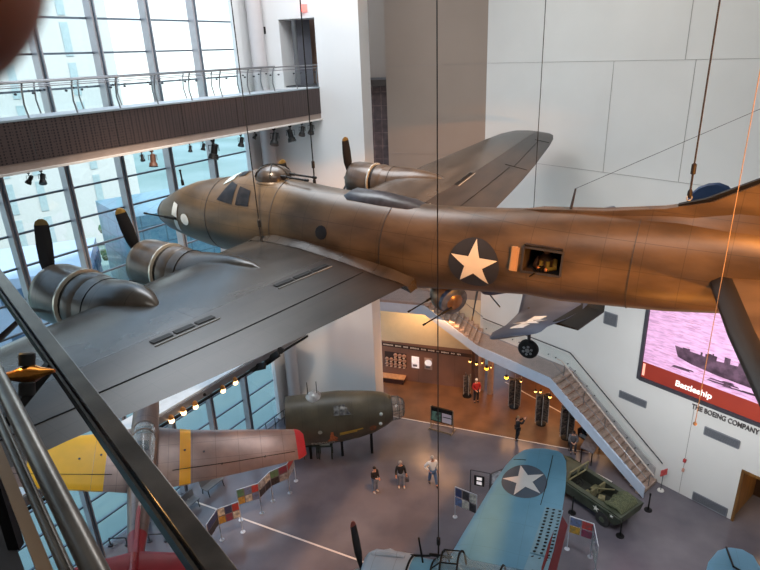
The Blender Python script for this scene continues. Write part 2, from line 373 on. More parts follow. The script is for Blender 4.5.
building('office_tower', 'pale tower with slim vertical window strips outside the upper windows', (-44, 78, 0), (22, 16, 52), 28, wl, (7, 12, wt, .8, 3.6))
building('office_tower', 'broad pale office block outside the upper left windows', (-72, 60, 0), (24, 18, 44), 25, mat('cream_facade', (214, 206, 190), .8), (9, 9, wt, .8, 4.0))
building('museum_wing', 'low white angular museum wing outside the windows behind the propellers', (-30, 44, 0), (14, 9, 7.2), 20, wb, (4, 2, mat('wing_window_blue', (84, 108, 134), .4), 1.7, 1.3))
building('museum_wing', 'teal glazed low building outside the windows beside the white wing', (-19, 52, 0), (9, 9, 10), 38, mat('teal_glazing', (104, 146, 160), .3, rgb2=(82, 126, 146), lines=((0, 1.5), (2, 1.5)), lw=.1, ldark=.6))
building('parking_garage', 'long pale banded garage outside the lower left windows', (-52, 46, 0), (18, 10, 12), 30, mat('garage_concrete', (150, 166, 150), .8, rgb2=(132, 150, 132), lines=((2, 3),), lw=.9, ldark=.6))
for k, (x, y, s) in enumerate(((-36, 34, 1.0), (-42, 38, 1.3), (-31, 31, .8), (-27, 60, 1.2))):
    tr = root('street_tree', ['small pale green tree nearest the lower left windows', 'taller green tree beside the banded garage', 'lowest green tree outside the far left window', 'green tree beyond the teal glazed building'][k], 'tree', (x, y, -.3))
    MB().tube([(0, 0, 0), (.1, 0, 1.6*s), (0, .1, 3.2*s)], [.16, .13, .09]).build('trunk', mat('bark', (110, 96, 84), .9), tr, True)
    b = MB()
    for q in range(60):
        a = random.uniform(0, 2*pi); rr = random.uniform(.2, 1.7)*s; z = random.uniform(2.4, 5.2)*s
        b.ball((rr*cos(a), rr*sin(a), z), random.uniform(.25, .5)*s, 6)
    b.build('foliage', mat('foliage_green', (112, 136, 96), .9, rgb2=(74, 104, 70), scale=2), tr)
# ------------------------------------------------------------------ footbridge
BD = DW; BN = NW                                     # parallel to the glass wall
BE = V((-2.69, 32.0, 0))
def BR(s, n=0, z=0): return BE + BD*s + BN*n + V((0, 0, z))      # s<0 towards the left, n<0 towards the windows
SB0, SB1 = -30, .1
br = root('footbridge', 'high footbridge with brown perforated fascia crossing in front of the glass wall', 'bridge', BE)
loc = lambda p: V(p)-BE
m_perf = mat('perforated_bronze', (74, 60, 60), .5, .2, var=.2, scale=14)
n = m_perf.node_tree; vo = n.nodes.new('ShaderNodeTexVoronoi'); vo.inputs['Scale'].default_value = 11; vo.inputs['Randomness'].default_value = .12
tcx = n.nodes.new('ShaderNodeTexCoord'); n.links.new(tcx.outputs['Object'], vo.inputs[0])
lt = n.nodes.new('ShaderNodeMath'); lt.operation = 'LESS_THAN'; lt.inputs[1].default_value = .36; n.links.new(vo.outputs['Distance'], lt.inputs[0])
mx = n.nodes.new('ShaderNodeMix'); mx.data_type = 'RGBA'; n.links.new(lt.outputs[0], mx.inputs[0])
mx.inputs[6].default_value = (*lin((74, 60, 58)), 1); mx.inputs[7].default_value = (*lin((26, 20, 22)), 1)
n.links.new(mx.outputs[2], n.nodes['Principled BSDF'].inputs['Base Color'])
PN = 10
for k in range(PN):
    s0 = SB1-3.02*k; s1 = s0-3.0
    b = MB(); b.slab([loc(BR(s0, 0, 18.60)), loc(BR(s1, 0, 18.60)), loc(BR(s1, 0, 19.85)), loc(BR(s0, 0, 19.85))], BN*-.06)
    b.build('fascia_panel', m_perf, br)
b = MB(); b.slab([loc(BR(SB0, -.02, 18.31)), loc(BR(SB1, -.02, 18.31)), loc(BR(SB1, -.02, 18.60)), loc(BR(SB0, -.02, 18.60))], BN*-.25); b.build('edge_beam', mat('edge_beam_tan', (150, 132, 122), .5), br)
b = MB(); b.beam(loc(BR(SB0, .02, 18.31)), loc(BR(SB1, .02, 18.31)), .1, .07); b.build('light_track', mat('track_white', (226, 220, 214), .5), br)
b = MB(); b.slab([loc(BR(SB0, -.06, 19.62)), loc(BR(SB1, -.06, 19.62)), loc(BR(SB1, -2.4, 19.62)), loc(BR(SB0, -2.4, 19.62))], (0, 0, .22)); b.build('deck', mat('deck_grey', (176, 180, 186), .6), br)
b = MB(); b.slab([loc(BR(SB0, -.3, 18.45)), loc(BR(SB1, -.3, 18.45)), loc(BR(SB1, -2.3, 18.45)), loc(BR(SB0, -2.3, 18.45))], (0, 0, .1)); b.build('soffit', mat('soffit_grey', (150, 150, 152), .7), br)
b = MB(); b.beam(loc(BR(SB0, -.03, 19.88)), loc(BR(SB1, -.03, 19.88)), .12, .06); b.build('kerb', mat('kerb_blue_grey', (150, 164, 172), .4), br)
for sgn, nn, zt in ((0, -.05, 20.97), (1, -2.35, 20.97)):
    b = MB(); b.tube([loc(BR(SB0, nn, zt)), loc(BR(SB1, nn, zt))], .028); b.build('handrail', m_steel, br, True)
    b = MB(); b.tube([loc(BR(SB0, nn, zt-.14)), loc(BR(SB1, nn, zt-.14))], .016); b.build('guard_rail', m_steel, br, True)
    for k in range(18):
        s0 = SB1-.06-1.66*k; s1 = s0-1.6
        b = MB(); b.slab([loc(BR(s0, nn-.02, 19.92)), loc(BR(s1, nn-.02, 19.92)), loc(BR(s1, nn-.02, 20.72)), loc(BR(s0, nn-.02, 20.72))], BN*-.012); g = b.build('glass_panel', m_clear, br)
        for q in (.25, 1.35):
            MB().lathe(loc(BR(s0-q, nn-.03, 20.64)), BN, [(0, .035), (.07, .035)], 8).build('glass_clamp', m_mid, g)
        pts = [loc(BR(s0+.03, nn-.05, 19.85)), loc(BR(s0+.03, nn-.17, 20.3)), loc(BR(s0+.03, nn-.1, 20.76)), loc(BR(s0+.03, nn, zt))]
        MB().tube(pts, .03, 6).build('rail_post', m_steel, br, True)

# ------------------------------------------------------------------ black stage lamps
def stage_lamp(top, aim, label, s=1.0, lit=None, group='stage lamps under the footbridge', cm=None):
    r = root('stage_lamp', label, 'spotlight', top, group=group)
    body = cm or m_dark
    MB().tube([(0, 0, 0), (0, 0, -.14*s)], .022*s).build('hanger', body, r)
    MB().box((0, 0, -.02*s), (.1*s, .06*s, .06*s)).build('clamp', body, r)
    d = (V(aim)-V(top)).normalized(); c = V((0, 0, -.3*s))
    b = MB(); b.tube([V((-.13*s, 0, -.3*s)), V((-.13*s, 0, -.14*s)), V((.13*s, 0, -.14*s)), V((.13*s, 0, -.3*s))], .012*s, 6); b.build('yoke', body, r)
    b = MB(); b.lathe(c-d*.2*s, d, [(0, .05*s), (.04*s, .085*s), (.26*s, .088*s), (.28*s, .115*s), (.38*s, .135*s), (.39*s, .14*s)], 14); b.build('lamp_body', body, r, smooth=35)
    b = MB(); b.lathe(c+d*.195*s, d, [(0, .13*s), (.01*s, .13*s)], 14); b.build('lens', lit or m_mid, r)
    return r
def under_bridge(x, y):       # top of a lamp hanging from the light track
    s = 0; p = onpl(x, y, BR(0, .02, 0), BN); return V((p.x, p.y, 18.27))
lab = ['small black stage lamp under the left end of the footbridge', 'black stage lamp second from the left under the footbridge', 'slim black lamp under the footbridge above the left windows',
       'black and amber stage lamp hanging in front of the windows left of the bomber nose', 'small lamp under the footbridge above the bomber nose', 'dark lamp beside the window frame above the bomber nose', 'large black stage lamp hanging just above the bomber cockpit',
       'dark lamp left of the suspension cable above the cockpit', 'small lamp under the footbridge in front of the round column', 'black stage lamp hanging above the top turret', 'first of the three black lamps grouped under the bridge end', 'middle lamp of the three under the bridge end', 'last lamp of the three, nearest the pier']
for k, (x, y, s) in enumerate(((28, 172, .9), (40, 168, 1.1), (142, 156, .8), (152, 154, 1.5), (190, 147, .8), (203, 144, .9), (213, 143, 2.0), (241, 138, 1.3), (255, 134, .8), (274, 131, 1.9), (290, 128, 1.9), (302, 126, 1.5), (311, 125, 1.5))):
    t = under_bridge(x, y); stage_lamp(t, t+V((random.uniform(-.9, .6), random.uniform(-.9, .1), -1.3)), lab[k], s*.82, cm=mat('amber_black', (96, 62, 48), .5) if k == 3 else None)

# ------------------------------------------------------------------ staircase along the right and back walls
st = root('staircase', 'long staircase with pale blue stringer climbing along the white wall to the upper landing', 'stairs', RW(0, 0, 0))
lo = lambda p: V(p)-RP
NO = -1.72
ZL = 4.42                                             # landing level
n_t = 18
# lower flight
S0, S1 = -.75, 4.95
for k in range(n_t):
    s = S0+(S1-S0)*k/n_t; z = ZL*(k+1)/n_t; ds = (S1-S0)/n_t
    b = MB(); b.slab([lo(RW(s, NO+.05, z-.17)), lo(RW(s+ds+.03, NO+.05, z-.17)), lo(RW(s+ds+.03, NO+.05, z)), lo(RW(s, NO+.05, z))], NR*(-NO-.2)); 
    t = b.build('tread', m_conc, st)
def band(pts_bottom, h, th, m, name, F):
    bt = [F(s, z) for s, z in pts_bottom]; tp = [F(s, z+h) for s, z in pts_bottom]
    d = MB(); nrm = (V(bt[1])-V(bt[0])).cross(V((0, 0, 1))).normalized()*th
    for i in range(len(bt)-1): d.slab([bt[i], bt[i+1], tp[i+1], tp[i]], nrm)
    return d.build(name, m, st)
LC = V((5.870, 32.362, 0)); TL = (LC-CO).dot(DB); ML = (LC-CO).dot(NB)
sL = (LC-RP).dot(DR)
Fo = lambda s, z: lo(RW(s, NO, z))
band([(-.85, .02), (5.05, 3.78), (sL, 3.78)], .64, .1, m_lblue, 'outer_stringer', Fo)
band([(-.55, .1), (4.9, 3.85)], .72, .08, mat('inner_stringer', (176, 172, 172), .5), 'inner_stringer', lambda s, z: lo(RW(s, -.12, z)))
# landing floor
B2 = lambda t, m, z: lo(BW(t, m, z))
b = MB(); b.slab([lo(RW(4.9, NO+.05, 4.2)), lo(RW(sL, NO+.05, 4.2)), lo(RW(11.5, -.03, 4.2)), lo(RW(4.9, -.03, 4.2))], (0, 0, .22)); b.build('landing', mat('landing_floor', (152, 136, 130), .5), st)
b = MB(); b.slab([lo(RW(4.9, NO+.05, 3.78)), lo(RW(sL, NO+.05, 3.78)), lo(RW(11.5, -.03, 3.78)), lo(RW(4.9, -.03, 3.78))], (0, 0, .1)); b.build('landing_soffit', m_ceil, st)
# upper flight along the back wall
T0, T1 = TL, -3.15; ZU = 6.95; n_u = 11
for k in range(n_u):
    t = T0+(T1-T0)*k/n_u; z = ZL+(ZU-ZL)*(k+1)/n_u; dt = (T1-T0)/n_u
    b = MB(); b.slab([B2(t, ML+.05, z-.17), B2(t+dt-.03, ML+.05, z-.17), B2(t+dt-.03, ML+.05, z), B2(t, ML+.05, z)], NB*(-ML-.1)); b.build('tread', m_conc, st)
band([(TL, 3.80), (T1, 6.2), (-9, 6.2)], .6, .1, m_lblue, 'outer_stringer', lambda t, z: B2(t, ML, z))
b = MB(); b.slab([B2(T1, ML+.05, 6.75), B2(-9, ML+.05, 6.75), B2(-9, -.03, 6.75), B2(T1, -.03, 6.75)], (0, 0, .2)); b.build('upper_landing', MATS['landing_floor'], st)
b = MB(); b.slab([B2(T1, ML+.05, 6.2), B2(-9, ML+.05, 6.2), B2(-9, -.03, 6.2), B2(T1, -.03, 6.2)], (0, 0, .1)); b.build('landing_soffit', MATS['cream_plaster'], st)
# rails and glass
def rail(F, pts, h, r, name, m=m_steel):
    return MB().tube([F(s, z+h) for s, z in pts], r).build(name, m, st, True)
Fc = lambda s, z: lo(RW(s, -.95, z)); Fw = lambda s, z: lo(RW(s, -.16, z)); Fg = lambda s, z: lo(RW(s, NO+.03, z))
rail(Fc, [(-.9, .15), (4.9, ZL), (5.2, ZL)], .85, .035, 'centre_handrail', mat('pale_rail', (206, 190, 178), .4))
for k in range(5):
    s = -.7+1.35*k; z = max(.1, (s-S0)/(S1-S0)*ZL); MB().tube([Fc(s, z), Fc(s, z+.85)], .02, 6).build('rail_post', m_steel, st)
rail(Fw, [(-.9, .3), (4.9, ZL), (11.3, ZL)], 1.05, .03, 'wall_handrail', m_mid)
for k in range(9):
    s = -.4+1.3*k; z0 = min(ZL, max(.3, (s-S0)/(S1-S0)*ZL)); z1 = min(ZL, max(.3, (s+1.25-S0)/(S1-S0)*ZL))
    g = MB().slab([Fw(s, z0+.25), Fw(s+1.25, z1+.25), Fw(s+1.25, z1+.95), Fw(s, z0+.95)], NR*.012).build('glass_panel', m_clear, st)
    for q in (.2, 1.0):
        z = z0+(z1-z0)*q/1.25+.42; MB().lathe(Fw(s+q, z), NR, [(-.03, .035), (.03, .035)], 8).build('glass_clamp', m_mid, g)
    z = z0+.0
    if k < 6:
        g = MB().slab([Fg(s, z0+.25), Fg(s+1.25, z1+.25), Fg(s+1.25, z1+.98), Fg(s, z0+.98)], NR*.012).build('glass_panel', m_clear, st)
for k in range(6, 8):
    s = -.4+1.3*k; MB().slab([Fg(s, ZL+.1), Fg(min(s+1.25, sL), ZL+.1), Fg(min(s+1.25, sL), ZL+1.0), Fg(s, ZL+1.0)], NR*.012).build('glass_panel', m_clear, st)
rail(Fg, [(-.9, .2), (4.95, ZL), (sL, ZL)], 1.02, .02, 'outer_handrail')
F2 = lambda t, z: B2(t, ML+.03, z); F3 = lambda t, z: B2(t, -.1, z)
rail(F2, [(TL, ZL), (T1, ZU), (-9, ZU)], 1.02, .02, 'outer_handrail'); rail(F3, [(TL, ZL), (T1, ZU), (-9, ZU)], 1.02, .02, 'wall_handrail')
MB().slab([F2(TL, ZL+.2), F2(T1, ZU+.1), F2(T1, ZU+.95), F2(TL, ZL+1)], NB*.012).build('glass_panel', m_clear, st)
MB().slab([F2(T1, ZU+.1), F2(-9, ZU+.1), F2(-9, ZU+.95), F2(T1, ZU+.95)], NB*.012).build('glass_panel', m_clear, st)

# small lamps washing the cream wall, and their light
for k in range(5):
    p = BW(-5.5+.3*k, -1.9, 6.15); p = onpl(397+4.1*k, 316.5, BW(0, -1.2), NB); p.z = 6.18
    stage_lamp(p, p+V((.1*k-.2, .9, -1.0)), 'small black lamp, number %s from the left, under the upper landing' % ['one', 'two', 'three', 'four', 'five'][k], .62, group='lamps under the upper landing')
light('wash_lamp', 'AREA', BW(-4.2, -1.3, 5.95), BW(-4.2, .0, 4.0), 40, (1, .66, .3), 3.0, .3)
light('gallery_lamp', 'AREA', BW(-2.6, -1.6, 5.9), BW(-3.5, -3.0, 0), 65, (1, .5, .22), 4, 1.2)
light('gallery_lamp', 'AREA', RW(7.5, .8, 3.6), RW(7.2, -2.0, 0), 60, (1, .5, .22), 5, 1.2)
light('gallery_lamp', 'AREA', RW(7, 3.8, 3.6), RW(7, 4, 0), 80, (1, .55, .26), 6, 3)
light('passage_lamp', 'AREA', RW(-6, 1.5, 2.9), RW(-6, 1.5, 0), 14, (1, .62, .25), 1, 1)
# amber bulbs under the stair landing
m_amber = mat('amber_bulb', (255, 186, 90), .4, emit=4.5); m_amber2 = mat('golden_bulb', (255, 176, 40), .4, emit=4.5); m_redb = mat('dull_red_lens', (190, 84, 70), .4, emit=.8)
labs = ['first small amber lamp at the left end of the row under the stair', 'second amber lamp under the stair', 'third and smallest amber lamp under the stair', 'large golden lamp above the person in red', 'small amber lamp beside the large golden one', 'large golden lamp above the first picture tower',
        'small pale lamp with a black housing right of the golden lamp', 'left lamp of the pair above the second picture tower', 'right lamp of the pair above the second picture tower', 'lone amber lamp right of the second picture tower']
for k, (x, y, r_, mm_) in enumerate(((470, 361, .10, m_amber), (476.5, 363.5, .10, m_amber), (482, 362.5, .06, m_amber), (486.5, 368, .15, m_amber2), (491, 367, .05, m_amber), (506.5, 377, .15, m_amber2), (521, 381, .06, m_amber), (535.5, 391, .09, m_amber), (540.5, 391.5, .08, m_amber), (550, 396.5, .10, m_amber))):
    p = onpl(x, y, RW(0, NO+.75, 0), NR) if k > 4 else onpl(x, y, RW(0, NO+1.0, 0), NR)
    top = min(3.76, p.z+.5)
    r = root('track_lamp', labs[k], 'spotlight', (p.x, p.y, p.z), group='amber lamps under the staircase')
    MB().tube([(0, 0, .1), (0, 0, 3.77-p.z)], .006, 6).build('stem', m_dark, r)
    MB().lathe((0, 0, .0), (0, 0, 1), [(-.0, r_*.8), (.08, r_*.7), (.14, r_*.4)], 12).build('housing', m_dark, r, smooth=40)
    MB().ball((0, 0, -.02), r_*.85, 12).build('bulb', mm_, r, True)

# ------------------------------------------------------------------ lettering band, helmets, posters on the brown wall
lb = root('lettering_band', 'dark band of small white lettering along the top of the brown wall', 'sign', BW(-3.6, -.02, 2.7))
l2 = lambda p: V(p)-BW(-3.6, -.02, 2.7)
MB().slab([l2(BW(-6.72, -.04, 2.56)), l2(BW(-.5, -.04, 2.40)), l2(BW(-.5, -.04, 2.64)), l2(BW(-6.72, -.04, 2.84))], NB*.03).build('band', mat('band_dark', (58, 36, 32), .5), lb)
let = MB(); t = -6.6
for wlen in (8, 5, 4, 7, 4, 5, 2, 6, 3, 3):
    for q in range(wlen):
        zc = 2.70-.17*(t+6.6)/6.1; h = .085 if random.random() < .7 else .11
        let.slab([l2(BW(t, -.05, zc-h/2)), l2(BW(t+.055, -.05, zc-h/2)), l2(BW(t+.055, -.05, zc+h/2)), l2(BW(t, -.05, zc+h/2))], NB*-.012); t += .088
    t += .14
let.build('lettering', mat('letter_white', (236, 226, 214), .5), lb)
hm = mat('helmet_bronze', (196, 156, 134), .4, .2, rgb2=(150, 112, 96), scale=6); hd = mat('niche_dark', (58, 40, 38), .7)
rowi = 0
bk = MB().slab([BW(-6.55, -.03, 1.05), BW(-5.0, -.03, 1.0), BW(-5.0, -.03, 2.12), BW(-6.55, -.03, 2.16)], NB*.02).build('backing_board', hd)
tag(bk, 'dark backing board behind the rows of round plaques on the brown wall', 'board')
nth = ['first', 'second', 'third', 'fourth', 'fifth']
for row, (z, ts) in enumerate(((1.98, (2, 3, 4)), (1.60, (0, 1, 2, 3, 4)), (1.22, (0, 1, 2, 3, 4)))):
    for q in ts:
        r = root('wall_plaque', '%s round bronze plaque from the left in the %s row above the wooden bench' % (nth[q], ('top', 'middle', 'bottom')[row]), 'plaque', BW(-6.38+.31*q, -.04, z-.01*q), group='round plaques on the brown wall')
        MB().lathe((0, 0, 0), -NB, [(0, .14), (.05, .14), (.1, .1), (.12, .03)], 12).build('disc', hm, r, smooth=50)
        MB().box(-NB*.1+V((0, 0, -.12)), (.16, .05, .07), RP18).build('name_strip', mat('plaque_strip', (214, 190, 170), .5), r)
bh = root('wooden_bench', 'pale wooden bench below the round plaques at the foot of the brown wall', 'bench', BW(-5.9, -.35, 0))
MB().box((0, 0, .42), (1.75, .62, .07), Matrix.Rotation(radians(-18.4), 3, 'Z')).build('seat', mat('pale_bench_wood', (214, 160, 112), .5, rgb2=(190, 134, 92), scale=5), bh)
MB().box((0, 0, .2), (1.6, .5, .38), Matrix.Rotation(radians(-18.4), 3, 'Z')).build('base', mat('bench_base', (60, 30, 24), .6), bh)
m_lit = mat('lit_poster', (236, 226, 220), .5, emit=.35, rgb2=(206, 196, 200), scale=3)
for k, (a, b_) in enumerate(((-4.62, -4.1), (-3.72, -3.18))):
    r = root('wall_poster', ['left of the two bright portrait posters on the brown wall', 'right of the two bright portrait posters, with a rounded outline'][k], 'poster', BW((a+b_)/2, -.02, 1.5-.02*k)); c = r.location
    MB().slab([BW(a, -.03, 1.12)-c, BW(b_, -.03, 1.1)-c, BW(b_, -.03, 1.98)-c, BW(a, -.03, 2.0)-c], NB*.02).build('sheet', m_lit if k == 0 else mat('poster_ground', (176, 150, 140), .5), r)
    MB().lathe(BW((a+b_)/2, -.05, 1.62)-c, NB, [(0, .25), (.02, .25)], 16).build('portrait', m_lit, r)
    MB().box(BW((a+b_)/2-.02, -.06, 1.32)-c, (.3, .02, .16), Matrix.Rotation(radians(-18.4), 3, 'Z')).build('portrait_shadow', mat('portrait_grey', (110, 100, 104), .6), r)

# ------------------------------------------------------------------ right wall: screen, lettering, vents
sc = root('video_screen', 'huge framed video screen on the right wall showing a battleship at sea', 'screen', RW(-2, -.1, 7.5))
ls = lambda s, n, z: RW(s, n, z)-sc.location
ZS0, ZS1, SS0, SS1 = 5.66, 11.2, .86, -10.5
m_sea = mat('screen_sea', (226, 176, 212), .6, rgb2=(186, 138, 176), scale=2.2, emit=.30, stretch=(1, 1, 5))
m_dsea = mat('screen_ripples', (186, 130, 160), .4, emit=.3); m_ship = mat('screen_ship', (58, 38, 52), .5, emit=.12, rgb2=(110, 80, 100), scale=2.5)
m_red = mat('screen_red_band', (146, 48, 30), .6, emit=.2, rgb2=(130, 38, 26), scale=.4); m_wh = mat('screen_white', (250, 236, 230), .4, emit=.5)
def spoly(pts, n, m, name, th=.004): return MB().slab([ls(s, n, z) for s, z in pts], NR*-th).build(name, m, sc)
spoly([(SS0, ZS0), (SS1, ZS0), (SS1, ZS1), (SS0, ZS1)], -.06, m_sea, 'display')
spoly([(SS0, ZS0), (SS1, ZS0), (SS1, ZS0+.86), (SS0, ZS0+.86)], -.075, m_red, 'title_band')
spoly([(SS0-.04, ZS0+.12), (SS0-.16, ZS0+.12), (SS0-.16, ZS0+.78), (SS0-.04, ZS0+.78)], -.085, mat('screen_tab', (220, 150, 130), .4, emit=.8), 'title_tab')
fb = MB()
for a, b_ in (((SS0+.06, ZS0-.12), (SS1, ZS0-.12)), ((SS0+.1, ZS0-.16), (SS0+.1, ZS1+.1)), ((SS0, ZS1+.1), (SS1, ZS1+.1))):
    fb.beam(ls(a[0], -.08, a[1]), ls(b_[0], -.08, b_[1]), .16, .14, up=NR)
fb.build('frame', mat('screen_frame', (84, 82, 88), .4, .4), sc)
textobj('title_text', 'Battleship', .43, ls(-.84, -.09, ZS0+.24), -DR, V((0, 0, 1)), m_wh, parent=sc, bold=True)
hull = [(-.55, 7.95), (-.75, 7.42), (-1.4, 7.27), (-2.6, 7.16), (-4.6, 7.12), (-6, 7.25), (-6.2, 7.9), (-4.2, 8.02), (-2.4, 7.86), (-1.2, 7.9)]
spoly(hull, -.075, m_ship, 'ship_hull')
sup = MB()
random.seed(3)
for k in range(26):
    s = -.7-5.2*random.random(); h = .10+.22*math.exp(-((s+3.2)/1.2)**2)*random.random()+.12*random.random(); w = .06+.2*random.random()
    z0 = 7.82+.02*abs(s); sup.slab([ls(s, -.08, z0), ls(s-w, -.08, z0), ls(s-w, -.08, z0+h), ls(s, -.08, z0+h)], NR*-.004)
sup.build('ship_superstructure', m_ship, sc)
refl = MB()
for k in range(22):
    s = -.45-5.3*random.random(); z = 6.66+.34*random.random()+(.0 if s > -3 else .06); w = .4+.9*random.random()
    refl.slab([ls(s, -.078, z), ls(s-w, -.078, z+.04), ls(s-w*.9, -.078, z+.1), ls(s-.1, -.078, z+.07)], NR*-.003)
refl.build('ship_reflection', m_ship, sc)
rip = MB()
for k in range(110):
    s = SS0-.1-7*random.random(); z = 6.6+3.9*random.random()**1.3; w = .1+.35*random.random()
    rip.slab([ls(s, -.068, z), ls(s-w, -.068, z+.02), ls(s-w, -.068, z+.045), ls(s, -.068, z+.02)], NR*-.003)
tag(rip.build('sea_ripples', m_dsea, sc), kind='stuff')
tx = textobj('wall_lettering', 'THE BOEING COMPANY', .36, RW(-1.74, -.03, 5.02), -DR, V((0, 0, 1)), mat('bronze_letters', (104, 98, 96), .4, .5), ext=.02, bold=True, sx=.74)
tag(tx, 'raised grey capital letters reading THE BOEING COMPANY under the video screen', 'lettering')
def vent(s0, s1, z0, z1, label):
    r = root('wall_vent', label, 'vent', RW((s0+s1)/2, 0, (z0+z1)/2)); c = V(r.location)
    MB().slab([RW(s, -.005, z)-c for s, z in ((s0, z0), (s1, z0), (s1, z1), (s0, z1))], NR*-.03).build('grille', m_grille, r)
    b = MB()
    for a, d in (((s0, z0), (s1, z0)), ((s1, z0), (s1, z1)), ((s1, z1), (s0, z1)), ((s0, z1), (s0, z0))): b.beam(RW(a[0], -.03, a[1])-c, RW(d[0], -.03, d[1])-c, .05, .04)
    b.build('frame', mat('vent_frame', (128, 130, 136), .5), r)
vent(1.88, .42, 3.98, 4.36, 'slim grey wall vent between the stair and the video screen')
vent(-2.48, -4.0, 3.92, 4.34, 'grey wall vent below the raised company lettering')
vent(-2.52, -4.1, .05, .52, 'low grey wall vent at floor level left of the doorway')
vent(3.2, 2.5, 7.85, 8.5, 'small square grey wall vent left of the video screen')
r = root('fire_alarm', 'small red fire alarm with call point below, beside the wall joint', 'alarm', RW(-1.88, -.1, 1.9)); MB().box((0, 0, .17), (.12, .12, .16), Matrix.Rotation(radians(38.5), 3, 'Z')).build('sounder', mat('alarm_red', (176, 60, 60), .5), r); MB().box((.02, .02, -.42), (.1, .1, .16), Matrix.Rotation(radians(38.5), 3, 'Z')).build('call_point', mat('call_point_beige', (206, 150, 130), .5), r)

# ------------------------------------------------------------------ lower walkway below the near wing, with its lamps
lw_ = root('lower_walkway', 'pale lower walkway with black lamp track crossing the windows under the near wing', 'bridge', WW(8, 3.2, 6.9))
LWc = V(lw_.location); lwp = lambda s, n, z: WW(s, n, z)-LWc
MB().slab([lwp(-9, 3.2, 6.85), lwp(11.8, 3.2, 6.74), lwp(11.8, 3.2, 7.07), lwp(-9, 3.2, 7.22)], NW*-.12).build('fascia', mat('walkway_grey', (120, 118, 122), .5), lw_)
MB().slab([lwp(-9, 3.1, 6.95), lwp(11.8, 3.1, 6.82), lwp(11.8, 1.9, 6.82), lwp(-9, 1.9, 6.95)], (0, 0, .2)).build('deck', mat('walkway_white', (216, 222, 228), .5), lw_)
MB().beam(lwp(-9, 3.1, 7.3), lwp(11.8, 3.1, 7.15), .1, .1).build('kerb', MATS['walkway_white'], lw_)
MB().beam(lwp(-9, 3.25, 6.78), lwp(11.8, 3.25, 6.67), .1, .1).build('lamp_track', m_dark, lw_)
m_glow = mat('lamp_glow', (255, 206, 140), .4, emit=3.5); m_globe = mat('lamp_reflector', (190, 130, 70), .3, .5)
lbl = ['leftmost amber lamp on the lower walkway track', 'brightest amber lamp, second on the lower walkway track', 'third amber lamp on the lower walkway track', 'small dark lamp between the amber lamps of the lower walkway', 'amber lamp in the middle of the lower walkway track', 'lit lamp with dark body right of the middle of the lower walkway track']
for k, (x, y) in enumerate(((171, 418), (183, 410), (195, 404), (205, 396), (222.6, 388), (235, 380))):
    p = onpl(x, y, WW(0, 3.3), NW)
    r = root('globe_lamp', lbl[k], 'spotlight', (p.x, p.y, p.z), group='amber lamps on the lower walkway')
    top = 6.68-p.z
    if top > .1: MB().tube([(0, 0, .1), (0, 0, top)], .02, 6).build('stem', m_dark, r)
    sc_ = .2 if k != 3 else .12
    MB().lathe((0, 0, .15), (0, 0, -1), [(0, sc_*.3), (sc_*.5, sc_*.6), (sc_*.9, sc_*.62)], 14).build('reflector', m_globe if k != 3 else m_dark, r, smooth=50)
    if k != 3: MB().ball((0, 0, -.14), sc_*.66, 12).build('bulb', m_glow, r, True)
for k, (x, y, L) in enumerate(((258, 367, .95), (272, 358, .9), (280.5, 350, .3))):
    p = onpl(x, y, WW(0, 3.3), NW)
    r = root('flood_lamp', ['long rectangular black floodlight hanging from the lower walkway', 'tilted rectangular black floodlight beside the round column', 'small black lamp at the right end of the lower walkway'][k], 'spotlight', (p.x, p.y, p.z))
    MB().tube([(0, 0, .1), (0, 0, 6.75-p.z)], .025, 6).build('stem', m_dark, r)
    Rz = Matrix.Rotation(radians(-20+25*k), 3, 'Z') @ Matrix.Rotation(radians(-20-14*k), 3, 'Y') @ Matrix.Rotation(radians(40), 3, 'X')
    MB().box((0, 0, 0), (L, .34, .18), Rz).build('housing', m_dark, r, bevel=.02)
    MB().box(Rz @ V((0, 0, -.1)), (L*.86, .24, .02), Rz).build('lens', mat('flood_lens', (150, 160, 166), .2), r)
